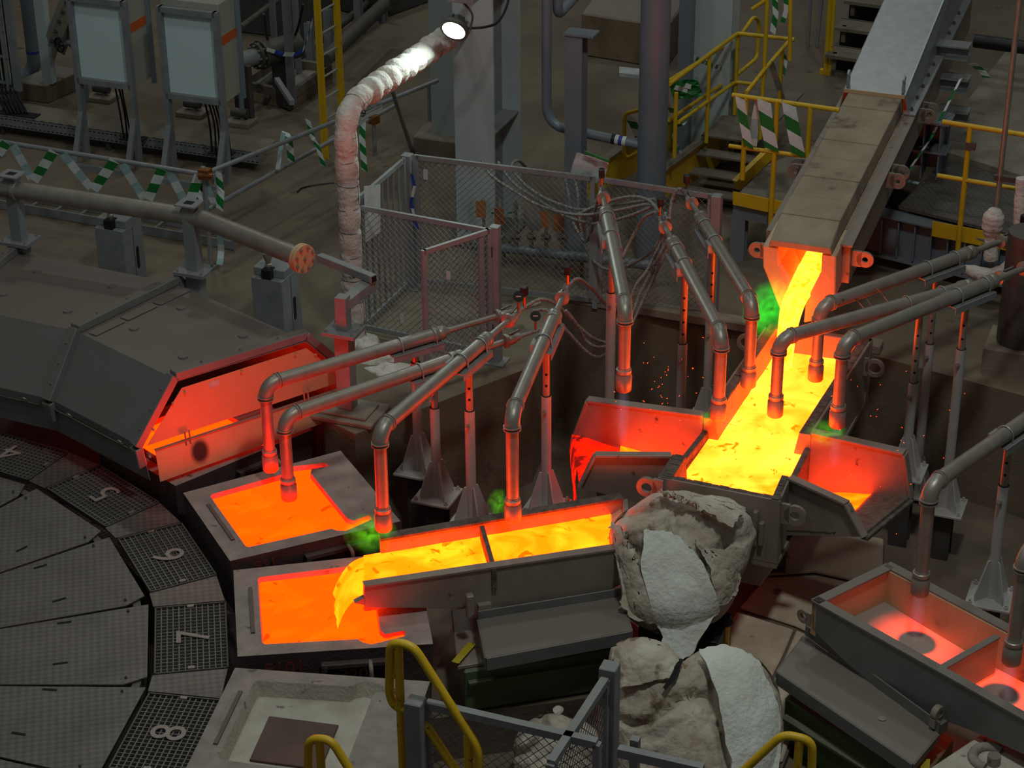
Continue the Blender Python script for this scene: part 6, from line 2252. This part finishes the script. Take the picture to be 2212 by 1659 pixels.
# ================================================================== INSULATION BUNDLES
class Blob:
    """A lumpy bundle: an outline at a real distance, bulging to both sides."""
    def __init__(self, cpx, z, outline, h, hb=None):
        self.c = P(*cpx, z)
        self.n = (EYE - self.c).normalized()
        self.n = (self.n + V3(0, 0, .15)).normalized()
        self.h, self.hb = h, hb or h
        self.px = cpx
        pts = []
        for u, v in outline:
            d = ray(u, v)
            p = EYE + d * ((self.c - EYE).dot(self.n) / d.dot(self.n))
            pts.append(p)
        self.x = frame_of(self.n)[1]
        self.y = self.n.cross(self.x)
        self.po = [((p - self.c).dot(self.x), (p - self.c).dot(self.y)) for p in pts]
        self.po = sorted([(math.atan2(b, a), math.hypot(a, b)) for a, b in self.po])

    def rad(self, a):
        a = (a + PI) % (2 * PI) - PI
        q = self.po
        for i in range(len(q)):
            a0, r0 = q[i]
            a1, r1 = q[(i + 1) % len(q)]
            if i == len(q) - 1:
                a1 += 2 * PI
                if a < a0:
                    a += 2 * PI
            if a0 <= a <= a1:
                return lerp(r0, r1, (a - a0) / max(a1 - a0, 1e-6))
        return q[0][1]

    def pt(self, a, s, side=1, off=0.0, k=0):
        r = self.rad(a) * s
        f = max(0.0, 1 - s ** 3.4) ** .5
        p = self.c + self.x * math.cos(a) * r + self.y * math.sin(a) * r
        w = .06 * noise.noise(p * 3.2 + V3(k, 0, 0)) + .03 * noise.noise(p * 9) + .012 * noise.noise(p * 22) - .09 * max(0, .16 - abs(noise.noise(p * 2.4 + V3(9, k, 4)))) / .16
        return p + self.n * side * ((self.h if side > 0 else self.hb) * f + off + w * (1 if s < .999 else .6))

    def body(self, k=0):
        rows = []
        N = 110
        for i in range(61):
            t = i / 60 * 2 - 1
            s = math.cos(t * PI / 2) ** .7 if abs(t) < 1 else 0.0
            rows.append([self.pt(2 * PI * j / N, s, 1 if t > 0 else -1, 0, k) for j in range(N + 1)])
        return mb().grid(rows)

    def sheet(self, pxs, off=.02, n=34, wob=.015, k=3):        # a flap lying over the front, given as rows of pixels
        rows = []
        R_ = len(pxs)
        for i in range(n + 1):
            t = i / n * (R_ - 1)
            a = min(int(t), R_ - 2)
            rw = []
            for j in range(n + 1):
                s = j / n
                c0, c1 = pxs[a], pxs[a + 1]
                m = len(c0) - 1

                def pick(c):
                    q = s * m
                    b = min(int(q), m - 1)
                    return lerp(c[b][0], c[b + 1][0], q - b), lerp(c[b][1], c[b + 1][1], q - b)
                p0, p1 = pick(c0), pick(c1)
                u, v = lerp(p0[0], p1[0], t - a), lerp(p0[1], p1[1], t - a)
                u += 6 * noise.noise(V3(i * .2, j * .2, k)) + .8 * noise.noise(V3(i * .8, j * .8, k + 3))
                v += 6 * noise.noise(V3(i * .2, j * .2, k + 7)) + .8 * noise.noise(V3(i * .8, j * .8, k + 11))
                d = ray(u, v)
                p = EYE + d * ((self.c - EYE).dot(self.n) / d.dot(self.n))
                ax_, ay_ = (p - self.c).dot(self.x), (p - self.c).dot(self.y)
                an, rr = math.atan2(ay_, ax_), math.hypot(ax_, ay_)
                sc_ = min(rr / max(self.rad(an), .01), .92)
                f = max(0.0, 1 - sc_ ** 3.4) ** .5
                rw.append(p + self.n * (self.h * f + off) + self.n * (wob * noise.noise(p * 6 + V3(k, 0, 0)) + .035 * noise.noise(p * 2.7 + V3(k, 5, 0)) + .008 * noise.noise(p * 24)))
            rows.append(rw)
        return mb().grid(rows)


b1 = thing('insulation_bundle', 'bulky dirty white insulation blanket wrapped over the swivel joint', 'insulation', P(1480, 1300, -.4))
B1 = Blob((1478, 1210), .02, [(1372, 1092), (1336, 1118), (1316, 1150), (1320, 1190), (1338, 1240), (1347, 1290), (1358, 1335), (1400, 1362), (1440, 1372), (1500, 1362), (1562, 1330), (1598, 1250), (1622, 1190), (1636, 1148), (1626, 1118), (1580, 1085), (1520, 1078), (1450, 1068), (1410, 1068)], .33, .3)
B1.body().build('blanket', 'blanket', b1, smooth=70)
B1.sheet([[(1392, 1160), (1440, 1162), (1470, 1172)], [(1388, 1240), (1440, 1230), (1520, 1235)], [(1405, 1310), (1460, 1310), (1552, 1320)], [(1428, 1370), (1470, 1380), (1530, 1360)], [(1430, 1405), (1470, 1432), (1492, 1420)]], .05).build('front_flap', 'blanket_clean', b1, smooth=70, solid=.025, label='clean pale flap hanging down the front')
B1.sheet([[(1322, 1140), (1345, 1150), (1360, 1185)], [(1328, 1190), (1350, 1210), (1385, 1240)], [(1345, 1290), (1380, 1300), (1420, 1318)], [(1340, 1310), (1370, 1345), (1424, 1348)]], .055, k=8).build('side_flap', 'blanket', b1, smooth=70, solid=.035)
B1.sheet([[(1420, 1074), (1480, 1079), (1545, 1088), (1610, 1110)], [(1452, 1084), (1496, 1094), (1552, 1110), (1598, 1128)], [(1490, 1100), (1522, 1122), (1550, 1142), (1574, 1160)]], .13, wob=.004, k=5).build('top_flap', 'blanket', b1, smooth=70, solid=.028)
B1.sheet([[(1500, 1180), (1540, 1200), (1600, 1190)], [(1530, 1240), (1570, 1250), (1600, 1240)], [(1545, 1310), (1570, 1310), (1590, 1290)]], .03, k=15).build('right_flap', 'blanket', b1, smooth=70, solid=.025)

b2 = thing('insulation_bundle', 'broad dirty insulation mound with a dark split below the wrapped joint', 'insulation', P(1500, 1659, -.8))
B2 = Blob((1498, 1560), -.45, [(1320, 1398), (1345, 1384), (1392, 1380), (1440, 1396), (1474, 1432), (1500, 1412), (1530, 1398), (1600, 1408), (1645, 1432), (1678, 1480), (1690, 1550), (1684, 1640), (1640, 1740), (1500, 1780), (1350, 1740), (1332, 1620), (1322, 1520), (1312, 1450)], .34, .3)
B2.body(4).build('blanket', 'blanket', b2, smooth=70)
B2.sheet([[(1512, 1420), (1560, 1410), (1620, 1425)], [(1530, 1470), (1580, 1470), (1650, 1480)], [(1560, 1560), (1610, 1540), (1672, 1530)], [(1570, 1640), (1620, 1640), (1682, 1600)], [(1580, 1700), (1630, 1700), (1680, 1690)]], .045, k=11).build('right_flap', 'blanket_clean', b2, smooth=70, solid=.03)
B2.sheet([[(1335, 1400), (1390, 1392), (1440, 1410)], [(1335, 1440), (1400, 1440), (1462, 1440)], [(1345, 1500), (1400, 1490), (1450, 1480)]], .04, k=21).build('left_flap', 'blanket', b2, smooth=70, solid=.03)
cr0 = [B2.sheet([[(1466, 1436), (1474, 1438)], [(1450, 1470), (1462, 1476)], [(1432, 1500), (1440, 1508)]], .085, n=4)]
cr0[0].build('split', 'black_void', b2, solid=.004, label='dark split in the mound')
b3 = thing('insulation_bundle', 'crumpled pale blanket on the floor behind the front mesh fence', 'insulation', P(1200, 1640, -1.1))
B3 = Blob((1205, 1630), -.95, [(1120, 1580), (1165, 1546), (1230, 1552), (1290, 1575), (1312, 1620), (1300, 1690), (1230, 1740), (1140, 1730), (1110, 1650)], .18, .2)
B3.body(9).build('blanket', 'blanket', b3, smooth=70)
# small fluff
fb = Blob((1206, 1535), -.79, [(1194, 1534), (1200, 1526), (1212, 1526), (1218, 1534), (1210, 1544), (1198, 1543)], .02, .02)
tag(fb.body(2).build('fluff_lump', 'insulation', smooth=70), 'small white fluff lump on the floor by the left scale box', 'insulation')

# swivel housing and yellow pin between the bundles
sw = thing('swivel_mount', 'dark swivel mount with a yellow pin between the insulation bundles', 'mount', P(1500, 1400, -.78))
c = P(1480, 1362, -.55)
mb().box(c + UP * -.05, (.62, .42, .3), A1).build('housing', 'black_rubber', sw, bevel=.01)
c = P(1566, 1382, -.6)
mb().cyl(V3(c.x, c.y, -.78), V3(c.x, c.y, zat(c, 1345)), .035, n=14).build('pin', 'yellow_paint', sw, smooth=40)
zc = zat(c, 1345)
mb().lathe(V3(c.x, c.y, zc - .01), UP, [(0, .05), (.015, .06), (.03, .05), (.05, .03)], 14).build('pin_cap', 'black_rubber', sw, smooth=40)

# ================================================================== FRONT FENCE AND HANDRAILS
ff = thing('front_fence', 'grey mesh fence with an open gate in front of the scale box', 'fence', P(1100, 1659, .2))
ZF = 1.3
pA, pB = P(897, 1512, ZF), P(1317, 1437, ZF)
for p in (pA, pB):
    mb().box(V3(p.x, p.y, ZF / 2 - .1), (.105, .105, ZF + .2), A1).build('post', 'steel_paint', ff, bevel=.005)
a, b_ = P(922, 1521, ZF - .06), P(1290, 1606, ZF - .06)


def ffr(a, b_, z0, z1, nm):
    d = V3((b_ - a).x, (b_ - a).y, 0).normalized()
    A, B, C, D = V3(a.x, a.y, z0), V3(b_.x, b_.y, z0), V3(b_.x, b_.y, z1), V3(a.x, a.y, z1)
    o = mb().beam(D, C, .05, .05).beam(A, B, .05, .05).beam(A, D, .05, .04, up=d).beam(B, C, .05, .04, up=d).build(nm, 'steel_paint', ff)
    mesh_panel(A, B, C, D, .065, .0028).build('wire_mesh', 'wire', o, kind='stuff')
    return o


ffr(a, b_, .1, ZF - .06, 'panel_frame')
g = P(1190, 1650, ZF - .06)
gg = ffr(pB + (V3(g.x, g.y, ZF) - pB).normalized() * .08, V3(g.x, g.y, ZF), .15, ZF - .06, 'gate_frame')
for z in (.5, 1.05):
    mb().cyl(V3(pB.x - .02, pB.y - .07, z), V3(pB.x - .02, pB.y - .07, z + .1), .018, n=8).build('hinge', 'dark_steel', gg)
q = P(1336, 1622, ZF - .1)
mb().beam(q, q + D1 * .5, .05, .06).build('side_rail', 'steel_paint', ff)
q2 = P(1372, 1610, ZF - .1)
mb().box(q2 - UP * .3, (.05, .05, .7), A1).build('post', 'steel_paint', ff)


def handrail(lab, p0px, z, ang, loop, posts, r=.0265):
    p0 = P(*p0px, z)
    t = thing('handrail', lab, 'handrail', V3(p0.x, p0.y, PITZ), 'yellow tube handrails in the foreground')
    pts = [PP(u, v, p0, ang) for u, v in loop]
    mb().tube(fillet(pts, .07, 5), r, 14).build('rail', 'yellow_paint', t, smooth=50)
    for (a, b_) in posts:
        a, b_ = PP(*a, p0, ang), PP(*b_, p0, ang)
        b_ = V3(a.x, a.y, PITZ)
        mb().cyl(a, b_, r, n=14).build('post', 'yellow_paint', t, smooth=40)


handrail('tall bent yellow handrail in front of the empty mould', (871, 1659), .75, A1,
         [(1032, 1760), (1034, 1618), (892, 1394), (843, 1386), (841, 1500), (852, 1526), (900, 1538), (1040, 1745)],
         [((860, 1394), (871, 1659)), ((1011, 1588), (1012, 1659))])
handrail('low yellow handrail end at the bottom centre left', (690, 1659), .75, A1, [(665, 1760), (666, 1596), (714, 1596), (800, 1735)], [((690, 1598), (692, 1659))])
handrail('yellow handrail end at the bottom right of the mound', (1723, 1659), .6, A1 + 8, [(1530, 1735), (1692, 1585), (1755, 1600), (1751, 1760)], [((1727, 1596), (1723, 1659))])

# pale mould of the next wheel at the lower right corner
nm_ = thing('anode_mould', 'pale empty mould corner with a hook at the lower right', 'mould', P(2150, 1659, -.5))
z_ = -.18
mb().prism([P(2008, 1656, z_), P(2120, 1582, z_), P(2330, 1680, z_), P(2250, 1800, z_), P(2050, 1790, z_)], (0, 0, -.3)).build('mould_body', 'mould_white', nm_, bevel=.02)
c = P(2140, 1640, z_)
mb().tube([c + (D1 * math.cos(f) + D2 * math.sin(f)) * .12 + UP * .01 for f in [PI * .35 + PI * 1.1 * k / 10 for k in range(11)]], .035, 10).build('ring_seat', 'mould_coat', nm_, smooth=60)
c = P(2146, 1650, z_)
mb().cyl(c, c + UP * .07, .045, n=14).build('pin', 'launder_steel', nm_, smooth=40)

# ================================================================== FLAMES, SMOKE AND SPARKS
def vol(name, col, strength, nscale, thr, absorb=0.0, axis=False):
    m = bpy.data.materials.new(name)
    m.use_nodes = True
    nt = m.node_tree
    nt.nodes.clear()
    o = nd(nt, 'ShaderNodeOutputMaterial')
    tc = nd(nt, 'ShaderNodeTexCoord')
    gr = nd(nt, 'ShaderNodeTexGradient', gradient_type='SPHERICAL')
    if axis:                                  # column: fades sideways and towards the end
        mp = nd(nt, 'ShaderNodeMapping')
        mp.inputs['Scale'].default_value = (1, 1, .55)
        nt.links.new(tc.outputs['Object'], mp.inputs[0])
        nt.links.new(mp.outputs[0], gr.inputs[0])
    else:
        nt.links.new(tc.outputs['Object'], gr.inputs[0])
    n = nd(nt, 'ShaderNodeTexNoise')
    n.inputs['Scale'].default_value = nscale
    n.inputs['Detail'].default_value = 5
    n.inputs['Distortion'].default_value = .6
    nt.links.new(tc.outputs['Object'], n.inputs['Vector'])
    mr = nd(nt, 'ShaderNodeMapRange')
    mr.inputs[1].default_value, mr.inputs[2].default_value = thr, thr + .25
    nt.links.new(n.outputs[0], mr.inputs[0])
    mu = nd(nt, 'ShaderNodeMath', operation='MULTIPLY')
    nt.links.new(mr.outputs[0], mu.inputs[0])
    nt.links.new(gr.outputs[0], mu.inputs[1])
    m2 = nd(nt, 'ShaderNodeMath', operation='MULTIPLY')
    nt.links.new(mu.outputs[0], m2.inputs[0])
    m2.inputs[1].default_value = strength
    e = nd(nt, 'ShaderNodeEmission')
    e.inputs[0].default_value = (*col, 1)
    nt.links.new(m2.outputs[0], e.inputs[1])
    out = e.outputs[0]
    if absorb:
        ab = nd(nt, 'ShaderNodeVolumeAbsorption')
        m4 = nd(nt, 'ShaderNodeMath', operation='MULTIPLY')
        nt.links.new(mu.outputs[0], m4.inputs[0])
        m4.inputs[1].default_value = absorb
        nt.links.new(m4.outputs[0], ab.inputs[1])
        ad = nd(nt, 'ShaderNodeAddShader')
        nt.links.new(out, ad.inputs[0])
        nt.links.new(ab.outputs[0], ad.inputs[1])
        out = ad.outputs[0]
    nt.links.new(out, o.inputs['Volume'])
    MATS[name] = m


vol('green_flame', (.04, 1, .03), 9, 2.6, .40, 8)
vol('green_wisp', (.22, 1, .02), 6, 2.6, .42, 4)
vol('burner_flame', (.5, .42, .62), 1.5, 3, .25, 0, True)
rows = []
for i in range(9):
    th = PI * i / 8 - PI / 2
    rows.append([V3(math.cos(th) * math.cos(2 * PI * j / 12), math.cos(th) * math.sin(2 * PI * j / 12), math.sin(th)) for j in range(13)])
BALL = mb().grid(rows)


def puff(name, label, cat, m, c, sc, rot=0.0, tilt=0.0):
    me = bpy.data.meshes.new(name)
    me.from_pydata(BALL.v, [], BALL.f)
    bm = bmesh.new()
    bm.from_mesh(me)
    bmesh.ops.remove_doubles(bm, verts=bm.verts[:], dist=1e-4)
    bmesh.ops.recalc_face_normals(bm, faces=bm.faces[:])
    bm.to_mesh(me)
    bm.free()
    me.materials.append(MATS[m])
    o = bpy.data.objects.new(name, me)
    COL.objects.link(o)
    o.location = c
    o.scale = sc
    o.rotation_euler = (0, tilt, rot)
    tag(o, label, cat)
    return o


puff('green_flame', 'bright green flame beside the chute spout', 'flame', 'green_flame', P(1664, 668, .8), (.24, .2, .3), 0, R(25))
puff('green_flame', 'green flame wisp rising at the lip of the pouring trough', 'flame', 'green_wisp', P(800, 1152, .24), (.22, .16, .17))
puff('green_flame', 'small green flame at the left rim of the launder', 'flame', 'green_flame', P(1527, 905, .5), (.07, .07, .07))
puff('green_flame', 'green flame at the right rim beside the wing', 'flame', 'green_wisp', P(1785, 935, .5), (.18, .12, .12))
puff('green_flame', 'faint green wisp behind the fourth burner nozzle', 'flame', 'green_wisp', P(1078, 1088, .25), (.1, .1, .14))
for lab, tip, tz, ln in (('pale flame column blown into the left wing', (1347, 842), .82, .5), ('pale flame column blown beside the right wing', (1808, 920), .58, .4),
                         ('pale flame column in the first red lit bay', (1986, 1283), .30, .42), ('pale flame column in the second red lit bay', (2184, 1432), .22, .36)):
    T = P(*tip, tz)
    puff('burner_flame', lab, 'flame', 'burner_flame', V3(T.x, T.y, tz - ln * .42), (.062, .062, ln * .55))
melt('spark', (6, .25, .02), (7, .45, .05), 3)
spk = mb()
for k in range(70):
    if k < 40:
        u, v = random.gauss(1430, 45), random.gauss(825, 55)
    else:
        u, v = random.gauss(1900, 90), random.gauss(960, 90)
    p = P(u, v, random.uniform(.2, .7))
    d = V3(random.uniform(-1, 1), random.uniform(-.3, .3), random.uniform(-.9, -.1)).normalized() * random.uniform(.004, .014)
    spk.cyl(p, p + d, .0016, n=4)
tag(spk.build('sparks', 'spark'), 'tiny orange sparks flying around the launder', 'sparks', kind='stuff')
txt2mesh()
